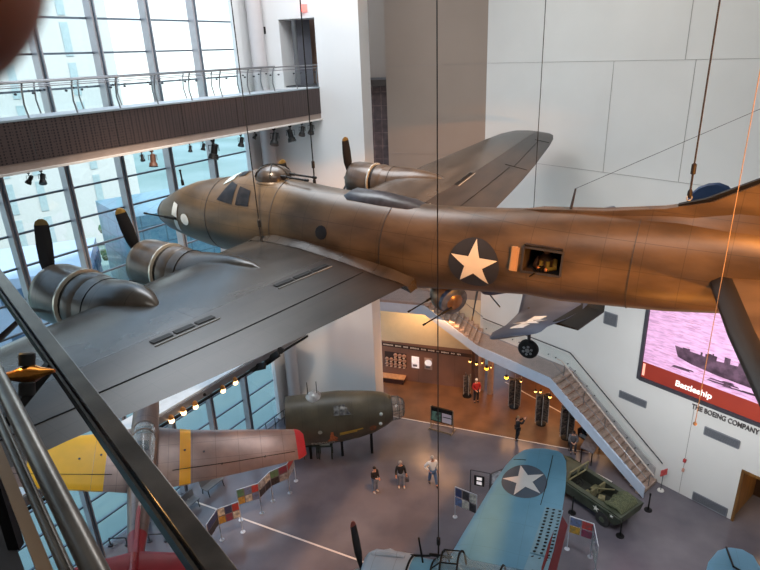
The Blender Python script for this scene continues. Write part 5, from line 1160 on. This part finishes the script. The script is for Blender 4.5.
# picture towers
def tower(x, y, n_, h, label, w=.42, rot=.3):
    r = root('picture_tower', label, 'display', onz(x, y), group='picture towers under the staircase'); mt = mat('tower_print', (128, 112, 100), .5, rgb2=(46, 42, 44), scale=6, lines=((2, .36),), lw=.04, ldark=.2)
    MB().lathe((0, 0, 0), (0, 0, 1), [(0, .3), (.05, .3), (.06, .05)], 16).build('base', m_dark, r)
    MB().tube([(0, 0, .05), (0, 0, h)], .03, 8).build('pole', m_mid, r)
    for k in range(n_):
        a = rot+pi*k/n_*2; u = V((cos(a), sin(a), 0)); v = V((-sin(a), cos(a), 0))*.02
        MB().slab([u*.05+up*.25, u*w+up*.25, u*w+up*h, u*.05+up*h], v).build('picture_leaf', mt, r)
        MB().beam(u*w+up*.2, u*w+up*(h+.03), .03, .03).build('leaf_edge', mat('leaf_edge_grey', (176, 170, 164), .4), r)
tower(514, 407, 6, 2.1, 'picture tower with radiating leaves nearest the person in red'); tower(541, 424, 6, 2.1, 'middle picture tower with radiating leaves, under the pair of amber lamps'); tower(566, 438, 6, 2.1, 'picture tower nearest the seated visitors under the stair')
tower(467, 396, 4, 1.6, 'small dark picture stand beside the person in red', .25)
# benches near the glass wall, low posts
for k, (x, y) in enumerate(((189, 511), (214, 490))):
    r = root('metal_bench', ['dark metal bench with grey seat, nearer of the two under the fighter wing', 'dark metal bench with grey seat, further of the two under the fighter wing'][k], 'bench', onz(x, y), Matrix.Translation(onz(x, y)) @ Matrix.Rotation(radians(56), 4, 'Z'), group='benches by the glass wall')
    MB().box((0, 0, .45), (1.2, .45, .05)).build('seat', mat('bench_seat_grey', (112, 116, 122), .5), r); MB().slab([(-.6, .22, .5), (.6, .22, .5), (.6, .3, .85), (-.6, .3, .85)], (0, .03, 0)).build('backrest', MATS['bench_seat_grey'], r)
    for s in (-.5, .5): MB().tube([(s, -.25, 0), (s, -.15, .45), (s, .22, .45), (s, .3, 0)], .025, 6).build('leg', m_dark, r)
for k, (x, y) in enumerate(((119, 545), (158, 541))):
    r = root('floor_barrier', ['low grey barrier on the floor left of the fighter tail', 'low grey barrier on the floor right of the fighter tail'][k], 'barrier', onz(x, y))
    MB().tube([(-.4, 0, .05), (-.4, 0, .45)], .03, 6).build('post', m_mid, r); MB().tube([(.4, 0, .05), (.4, 0, .45)], .03, 6).build('post', m_mid, r); MB().tube([(-.42, 0, .43), (.42, 0, .43)], .03, 6).build('bar', m_mid, r)
    for s in (-.4, .4): MB().lathe((s, 0, 0), (0, 0, 1), [(0, .12), (.06, .12)], 12).build('foot', m_mid, r)
# stanchions and sign
for k, (x, y, lab_) in enumerate(((572, 513, 'black barrier post behind the jeep, beside the blue wing'), (620, 536, 'black barrier post in front of the jeep'), (648, 510, 'black barrier post at the foot of the staircase'))):
    r = root('stanchion', lab_, 'barrier post', onz(x, y), group='black barrier posts round the jeep')
    MB().lathe((0, 0, 0), (0, 0, 1), [(0, .19), (.03, .19), (.05, .06)], 20).build('base', m_dark, r, smooth=40); MB().lathe((0, 0, .05), (0, 0, 1), [(0, .035), (.85, .035)], 12).build('pole', m_dark, r, smooth=40); MB().lathe((0, 0, .9), (0, 0, 1), [(0, .05), (.1, .05), (.12, .02)], 12).build('belt_head', m_dark, r)
r = root('sign_stand', 'small red notice on a thin stand with white foot at the foot of the stairs', 'sign', onz(662, 489)+V((-.12, -.1, 0)))
MB().lathe((0, 0, 0), (0, 0, 1), [(0, .17), (.05, .15)], 14).build('foot', mat('white_foot', (226, 222, 216), .5), r); MB().tube([(0, 0, .05), (0, 0, 1.0)], .018, 6).build('pole', m_mid, r)
MB().box((0, -.03, 1.15), (.42, .03, .36), Matrix.Rotation(radians(20), 3, 'Z')).build('notice', mat('notice_red', (190, 50, 54), .5, rgb2=(210, 96, 90), scale=12), r)

# ------------------------------------------------------------------ people
def skinmesh(name, chains, m, parent, sub=2):
    """chains: list of [(point, radius), ...]; shared points are merged, so limbs join"""
    bm = bmesh.new(); sk = bm.verts.layers.skin.verify(); idx = {}; first = None
    for ch in chains:
        pv = None
        for p, r in ch:
            key = tuple(round(c, 4) for c in p)
            if key not in idx:
                v = bm.verts.new(p); v[sk].radius = (r, r) if not isinstance(r, tuple) else r; idx[key] = v
                if first is None: first = v; v[sk].use_root = True
            v = idx[key]
            if pv is not None and pv != v and bm.edges.get((pv, v)) is None: bm.edges.new((pv, v))
            pv = v
    me = bpy.data.meshes.new(name); bm.to_mesh(me); bm.free()
    o = bpy.data.objects.new(name, me); COL.objects.link(o)
    s = o.modifiers.new('skin', 'SKIN'); s.use_smooth_shade = True; ss = o.modifiers.new('sub', 'SUBSURF'); ss.levels = sub; ss.render_levels = sub
    bpy.context.view_layer.update(); dg = bpy.context.evaluated_depsgraph_get()
    m2 = bpy.data.meshes.new_from_object(o.evaluated_get(dg)); COL.objects.unlink(o); bpy.data.objects.remove(o)
    m2.materials.clear(); m2.materials.append(m); m2.polygons.foreach_set('use_smooth', [True]*len(m2.polygons))
    o = bpy.data.objects.new(name, m2); COL.objects.link(o); o.parent = parent; return o
m_skin = mat('skin', (206, 150, 124), .55, var=.05)
def person(label, loc, head_, top, legs, hair, shoes, J=None, h=1.75, hat=None, group=None, lower='trousers', jacket='jacket'):
    """faces local -Y; J overrides joint positions"""
    j = dict(pel=(0, 0, .93), sp=(0, 0, 1.1), ch=(0, 0, 1.33), nk=(0, 0, 1.49), hd=(0, -.02, 1.6), ht=(0, -.01, 1.7),
             shl=(-.19, 0, 1.40), shr=(.19, 0, 1.40), ell=(-.25, .03, 1.12), elr=(.25, .03, 1.12), wrl=(-.26, -.06, .88), wrr=(.26, -.06, .88),
             hil=(-.09, 0, .9), hir=(.09, 0, .9), knl=(-.11, -.03, .5), knr=(.11, -.03, .5), anl=(-.12, .02, .09), anr=(.12, .02, .09))
    if J: j.update(J)
    s = h/1.75
    r = root('person', label, 'person', loc, Matrix.Translation(V(loc)) @ Matrix.Rotation(head_, 4, 'Z') @ Matrix.Scale(s, 4), group=group)
    P = {k: V(v) for k, v in j.items()}
    ch = [[(P['pel'], .13), (P['sp'], .115), (P['ch'], .135), (P['nk'], .055), (P['hd'], .085), (P['ht'], .08)]]
    for sd_ in 'lr':
        sg = -1 if sd_ == 'l' else 1
        w = P['wr'+sd_]; e = P['el'+sd_]; f = (w-e).normalized(); side = f.cross(V((0, 0, 1))); side = side.normalized() if side.length > .1 else V((1, 0, 0))
        pal = w+f*.07
        ch.append([(P['ch'], .135), (P['sh'+sd_], .065), (e, .045), (w, .03), (pal, .035)])
        for q in range(4):
            o = side*(q-1.5)*.02; Lf = (.07, .08, .075, .06)[q]; ch.append([(pal, .035), (pal+f*.03+o, .011), (pal+f*(.03+Lf*.5)+o*1.1, .010), (pal+f*(.02+Lf)+o*1.1+V((0, -.012, 0)), .009)])
        ch.append([(pal, .035), (w+f*.045-side*.035*sg, .012), (w+f*.08-side*.055*sg, .01)])
        hp = P['hi'+sd_]; ch.append([(P['pel'], .13), (hp, .095), (P['kn'+sd_], .06), (P['an'+sd_], .04), (P['an'+sd_]+V((0, -.12, -.06)), .035)])
    skinmesh('body', ch, m_skin, r)
    jk = [[(P['pel']+V((0, 0, -.02)), .165), (P['sp'], .15), (P['ch'], .165), (P['nk']-V((0, 0, .05)), .085)]]
    for sd_ in 'lr': jk.append([(P['ch'], .165), (P['sh'+sd_], .09), (P['el'+sd_], .065), (lerp(P['el'+sd_], P['wr'+sd_], .93), .05)])
    skinmesh(jacket, jk, top, r)
    tr = []
    for sd_ in 'lr': tr.append([(P['pel']-V((0, 0, .03)), .15), (P['hi'+sd_]-V((0, 0, .02)), .115), (P['kn'+sd_], .085), (P['an'+sd_]+V((0, 0, .03)), .065)])
    skinmesh(lower, tr, legs, r)
    for sd_ in 'lr':
        a = P['an'+sd_]; skinmesh('shoe', [[(a+V((0, .03, -.03)), .055), (a+V((0, -.06, -.04)), .05), (a+V((0, -.17, -.05)), .04)]], shoes, r, 1)
    hc = (P['hd']+P['ht'])/2
    fwd = V((0, -1, 0))
    MB().rings([[hc+V((.098*sin(t)*cos(2*pi*k/14), .105*sin(t)*sin(2*pi*k/14)+.018, .118*cos(t)+.012)) for k in range(14)] for t in (.05, .5, .95, 1.4, 1.75)]).build('hair' if not hat else 'cap', hat or hair, r, True)
    for sx in (-.035, .035): MB().ball(hc+V((sx, -.088, .005)), .012, 6).build('eye', m_dark, r)
    MB().ball(hc+V((0, -.10, -.02)), .018, 6).build('nose', m_skin, r); MB().box(hc+V((0, -.088, -.06)), (.045, .015, .01)).build('mouth', mat('lips', (150, 84, 78), .5), r)
    for sx in (-1, 1): MB().ball(hc+V((sx*.092, .0, -.01)), .026, 6, (.5, .8, 1.2)).build('ear', m_skin, r)
    return r
m_shirt = mat('white_shirt', (230, 226, 222), .7, var=.06); m_jean = mat('blue_jeans', (84, 110, 146), .8, var=.2, scale=8); m_blk = mat('black_cloth', (26, 26, 30), .8); m_jean2 = mat('faded_jeans', (120, 132, 152), .8, var=.2, scale=8)
m_hg = mat('grey_hair', (168, 160, 154), .8); m_hb = mat('dark_hair', (40, 32, 30), .7); m_redj = mat('red_jacket', (176, 36, 34), .7); m_drk = mat('dark_trousers', (44, 40, 46), .8); m_shoe = mat('dark_shoes', (30, 28, 30), .5); m_shw = mat('pale_shoes', (200, 196, 192), .6)
def face_at(p, q): d = V(q)-V(p); return math.atan2(d.y, d.x)+pi/2
p1 = onz(432.5, 485)
person('man in white shirt and blue jeans striding across the open floor, hand on hip', p1, .25, m_shirt, m_jean, m_hg, m_shoe, dict(ell=(-.36, .1, 1.15), wrl=(-.2, -.06, .98), knl=(-.1, .06, .5), anl=(-.11, .2, .12), knr=(.13, -.12, .5), anr=(.16, -.18, .09)), h=1.86)
p2 = onz(401, 487)
person('person in black coat and jeans standing between the other two visitors, carrying a bag', p2, .1, m_blk, m_jean2, m_hg, m_shw, dict(knl=(-.1, -.03, .5), anr=(.17, -.06, .09), wrr=(.3, -.05, .9)), h=1.66, group=None)
bg_ = root('shoulder_bag', 'small dark bag hanging from the hand of the visitor in the black coat', 'bag', p2+V((.33, -.1, .42)))
MB().box((0, 0, .12), (.2, .1, .24)).build('bag_body', mat('bag_grey', (70, 70, 78), .7), bg_, bevel=.02); MB().tube([(-.07, 0, .24), (-.04, 0, .4), (.04, 0, .4), (.07, 0, .24)], .01, 5).build('bag_handle', m_dark, bg_)
p3 = onz(375.5, 492)
person('leftmost visitor in black hooded jacket, dark cap and jeans', p3, .7, m_blk, m_jean2, m_hb, m_shw, dict(wrl=(-.1, -.22, 1.12), ell=(-.22, -.04, 1.12)), h=1.62, hat=m_hb)
p4 = onz(476, 402)
person('white haired person in red jacket and dark trousers near the brown wall', p4, .3, m_redj, m_drk, mat('white_hair', (214, 206, 200), .8), m_shoe, dict(ell=(-.27, .0, 1.14), wrl=(-.14, -.2, 1.02), elr=(.27, 0, 1.14), wrr=(.14, -.2, 1.02)), h=1.74)
p5 = onz(517, 440)
person('person in black raising both hands with a phone at the edge of the brown floor', p5, 1.7, m_blk, m_blk, mat('light_brown_hair', (150, 116, 84), .8), m_shoe, dict(elr=(.2, -.2, 1.3), wrr=(.06, -.4, 1.5), ell=(-.2, -.2, 1.3), wrl=(-.06, -.4, 1.5), anl=(-.1, .14, .1)), h=1.66)
ph = root('phone', 'small phone held up by the person in black', 'phone', p5); M_ = Matrix.Translation(p5) @ Matrix.Rotation(1.7, 4, 'Z') @ Matrix.Scale(1.66/1.75, 4); ph.matrix_world = M_
MB().box((0, -.50, 1.56), (.16, .012, .08)).build('phone_body', m_dark, ph)
# seated visitors under the stair
p6 = onz(583, 442)
hd6 = .6
st6 = dict(pel=(0, .05, .52), sp=(0, .03, .72), ch=(0, -.06, .93), nk=(0, -.12, 1.08), hd=(0, -.16, 1.19), ht=(0, -.16, 1.29), shl=(-.19, -.08, 1.0), shr=(.19, -.08, 1.0), ell=(-.25, -.2, .78), elr=(.25, -.2, .78), wrl=(-.1, -.36, .7), wrr=(.1, -.36, .7), hil=(-.09, .03, .5), hir=(.09, .03, .5), knl=(-.12, -.4, .5), knr=(.12, -.4, .5), anl=(-.12, -.42, .09), anr=(.12, -.42, .09))
def chair(loc, rot, label):
    c = root('folding_chair', label, 'chair', loc, Matrix.Translation(loc) @ Matrix.Rotation(rot, 4, 'Z'), group='chairs under the staircase')
    MB().box((0, 0, .38), (.44, .44, .03)).build('seat', m_mid, c); MB().slab([(-.22, .22, .4), (.22, .22, .4), (.22, .28, .85), (-.22, .28, .85)], (0, .02, 0)).build('backrest', m_mid, c)
    for x in (-.2, .2):
        for y in (-.2, .2): MB().beam((x, y, 0), (x, y, .37), .03, .03).build('leg', m_dark, c)
    return c
chair(p6, hd6, 'grey chair carrying the seated visitor in black'); person('seated visitor in black top and pale trousers leaning forward under the stairs', p6, hd6, m_blk, mat('pale_trousers', (170, 170, 172), .8), m_hb, m_shw, st6, h=1.7)
p7 = onz(572, 449)
chair(p7, -.2, 'grey chair carrying the visitor in grey beside the picture tower'); person('seated visitor in grey clothes beside the picture tower under the stairs', p7, -.2, mat('grey_cloth', (104, 102, 106), .8), m_drk, m_hb, m_shoe, st6, h=1.7)
# tilted grey information desk between the visitors and the jeep
p8 = onz(590, 456)
r = root('information_desk', 'grey sloping information desk between the seated visitors and the jeep', 'desk', p8, Matrix.Translation(p8) @ Matrix.Rotation(radians(55), 4, 'Z'))
MB().slab([(-.9, -.35, .85), (.9, -.35, .85), (.9, .35, 1.0), (-.9, .35, 1.0)], (0, 0, .05)).build('desk_top', mat('desk_grey', (120, 116, 122), .5, rgb2=(96, 94, 100), scale=5), r)
for a in (-.8, .8):
    MB().beam((a, -.28, 0), (a, -.28, .85), .06, .06).build('leg', m_dark, r); MB().beam((a, .28, 0), (a, .28, .98), .06, .06).build('leg', m_dark, r)
r = root('barrier_rail', 'white topped low rail running behind the jeep', 'railing', onz(583, 452)); q0 = onz(575, 462, 1.0)-r.location; q1 = onz(612, 482, 1.0)-r.location
MB().beam(q0, q1, .05, .05).build('top_rail', mat('rail_white', (206, 200, 196), .5), r)
for t in (0, .5, 1): p = lerp(q0, q1, t); MB().beam((p.x, p.y, 0), p, .04, .04).build('post', m_dark, r)

# ------------------------------------------------------------------ cables
m_cab = mat('cable_steel', (44, 40, 38), .5, .5); m_cord = mat('cord_tan', (170, 140, 108), .7)
def cable(p, top_z, label, r=.014, fit=True, m=None, top=None, grp='suspension cables'):
    p = V(p); t = V(top) if top else V((p.x, p.y, top_z)); o = root('suspension_cable', label, 'cable', p, group=grp)
    MB().tube([(0, 0, .0), (t-p)], r, 6).build('wire', m or m_cab, o)
    if fit:
        d = (t-p).normalized()
        MB().lathe((0, 0, .0), d, [(0, .03), (.05, .05), (.14, .05), (.2, .022), (.5, .022), (.52, .05), (.72, .05), (.75, .02)], 10).build('turnbuckle', m_cab, o, smooth=40)
        MB().tube([d*.0+V((.06*cos(a), 0, .06*sin(a))) for a in [2*pi*k/12 for k in range(13)]], .014, 5, cap=False).build('shackle', mat('shackle_pale', (200, 196, 190), .3, .5), o)
    return o
cable(bpt(6.05, -1.42, -.28), 30, 'steel cable with turnbuckle holding the bomber at the near wing root', .018, top=(EYE+(V((-3.712, 17.783, 22.89))-EYE)+(V((-3.712, 17.783, 22.89))-bpt(6.05, -1.42, -.28))*1.0))
cable(bpt(6.6, .65, 1.15), 30, 'steel cable rising from the bomber just behind the top turret', .02)
pS = MSB @ V((2.35, .15, .7)); cable((1.195, 11.4, pS.z), 30, 'long straight black cable passing in front of the bomber to the dive bomber', .012)
pF = V((6.09, 22.4, 12.9)); cable(pF, 30, 'thin dark cable holding the gull-winged fighter in front of the far wing', .014)
cable(bpt(17.05, 0, 2.2), 30, 'dark cable with shackle holding the tail of the bomber', .018)
xc = onpl(727, 250, (0, 10.0, 0), V((0, 1, 0))); cable((xc.x, xc.y, 14.2), 30, 'pale cord hanging in front of the bomber tailplane', .008, False, m_cord)
c_ = MB().ball((0, 0, 0), .04, 8).build('cord_weight', m_cord, None); c_.location = (xc.x, xc.y, 14.2); tag(c_, 'small weight at the lower end of the pale cord', 'weight')
for k, (L, lab_) in enumerate((((3.2, -2.0, -.4), 'cable holding the near wing of the red tailed fighter'), ((3.2, 2.0, -.4), 'cable holding the far wing of the red tailed fighter'))):
    pass
aw = root('aerial_wire', 'thin aerial wire with short mast running from the bomber back to its fin', 'wire', bpt(14.6, 0, 1.62))
a0 = V(aw.location); MB().tube([(0, 0, 0), MBm.to_3x3() @ V((.05, 0, .5))], [.035, .02], 6).build('mast', m_mid, aw); MB().tube([MBm.to_3x3() @ V((.05, 0, .5)), MBm @ V((20.3, 0, 5.5))-a0], .006, 4).build('wire', m_cab, aw)

# ------------------------------------------------------------------ gallery railing in the foreground and the fingertip
DFg = azd(-39.5); NFg = azn(DFg)
def FG(a, n, z): return EYE+DFg*a+NFg*n+V((0, 0, z))
gr = root('gallery_railing', 'brushed metal gallery railing and beam crossing the lower left foreground', 'railing', FG(1, 0, -1.9)); g0 = V(gr.location); fg = lambda a, n, z: FG(a, n, z)-g0
m_rail = mat('rail_bronze_metal', (112, 104, 96), .28, .75, rgb2=(74, 68, 62), scale=5, stretch=(1, 1, 1), detail=8)
m_beam = mat('beam_metal', (104, 96, 90), .24, .8, rgb2=(70, 64, 60), scale=4, detail=8)
MB().tube([fg(-1, .099, -.8), fg(12, .099, -.8)], .021, 20).build('handrail', m_rail, gr, True)
MB().tube([fg(-1, .0665, -.85), fg(12, .0665, -.85)], .0115, 14).build('guard_rail', m_rail, gr, True)
MB().beam(fg(-1, .0365, -.86), fg(12, .0365, -.86), .024, .02).build('glass_channel', mat('channel_bronze', (136, 112, 90), .3, .7), gr)
bmx = MB(); prf = [(.450, -1.50), (.530, -1.50), (.530, -1.62), (.450, -1.62)]
bmx.slab([fg(-1.5, n_, z) for n_, z in prf], DFg*16); bmx.build('outer_beam', m_beam, gr, bevel=.004)
MB().beam(fg(-1.5, .438, -1.565), fg(14.5, .438, -1.565), .012, .07).build('beam_lip', MATS['lip_bronze'] if 'lip_bronze' in MATS else mat('lip_bronze', (40, 34, 30), .4, .3), gr)
for a in (-.6, 3.5, 7.5):
    MB().beam(fg(a, .46, -1.56), fg(a, .0, -1.95), .06, .05).build('bracket', m_dark, gr)
for a in (-.9, 2.6, 5.2, 8.2):
    MB().beam(fg(a, .04, -.86), fg(a, .02, -1.95), .04, .05).build('baluster', m_dark, gr)
flr = MB().slab([FG(-6, .02, -1.95), FG(16, .02, -1.95), FG(16, -6, -1.95), FG(-6, -6, -1.95)], (0, 0, -.3)); struct(flr.build('floor', mat('gallery_carpet', (34, 34, 38), .9)))
# lamp reflection in the guard glass, built as a solid brass shape
pb = EYE+ray(27, 374)*2.75
bl = root('brass_spotlight', 'small brass and black spotlight clamped inside the foreground beam', 'spotlight', pb)
ax = (CR*.95-CD*-.12*-1).normalized(); mbr = mat('brass', (196, 130, 56), .25, .85, rgb2=(150, 92, 36), scale=8)
MB().lathe(-ax*.14, ax, [(0, .010), (.08, .02), (.12, .032), (.17, .036), (.2, .02), (.25, .007)], 16).build('lamp_cone', mbr, bl, smooth=50)
for s in (-1, 1): MB().lathe(CD*.035*s, CD*s, [(0, .03), (.045, .03), (.05, .024)], 14).build('clamp_barrel', m_dark, bl, smooth=40)
MB().beam((0, 0, 0), CR*.09+CD*.0, .012, .012).build('arm', m_dark, bl)
light('brass_lamp_glow', 'SPOT', pb+V((-.25, .1, .25)), pb, 3, (1, .6, .2), .03, angle=80)  # added spot shining onto the brass shape from outside it
# the photographer's fingertip over the corner of the lens
ft = EYE+ray(-76, -24)*.064; fd = (CR*-.86+CD*-.5+CF*.12).normalized()
m_fin = mat('fingertip_skin', (150, 84, 58), .6, rgb2=(136, 72, 50), scale=60)
bn_ = m_fin.node_tree.nodes['Principled BSDF']; bn_.inputs['Subsurface Weight'].default_value = .6; bn_.inputs['Subsurface Radius'].default_value = (1, .35, .12); bn_.inputs['Subsurface Scale'].default_value = .006
fg_ = MB(); prof = [(-.0080, .0006), (-.0072, .0036), (-.0052, .0062), (-.0025, .0076), (0, .0081), (.012, .0084), (.024, .0086), (.034, .0082), (.05, .0088), (.07, .0092)]
ftr = root('finger', "blurred brown fingertip covering the photograph's top left corner", 'finger', ft)
fg_.lathe((0, 0, 0), fd, prof, 28); fg_.build('fingertip', m_fin, ftr, True)
nl = fd.cross(CF).cross(fd).normalized(); MB().rings([[fd*a+nl*(.0079-.0016*abs(t)**2)+fd.cross(nl)*t*.0055 for t in (-1, -.5, 0, .5, 1)]+[fd*a+nl*.006+fd.cross(nl)*t*.005 for t in (1, .5, 0, -.5, -1)] for a in (-.004, .002, .008)]).build('fingernail', mat('nail', (196, 140, 120), .3), ftr, True)
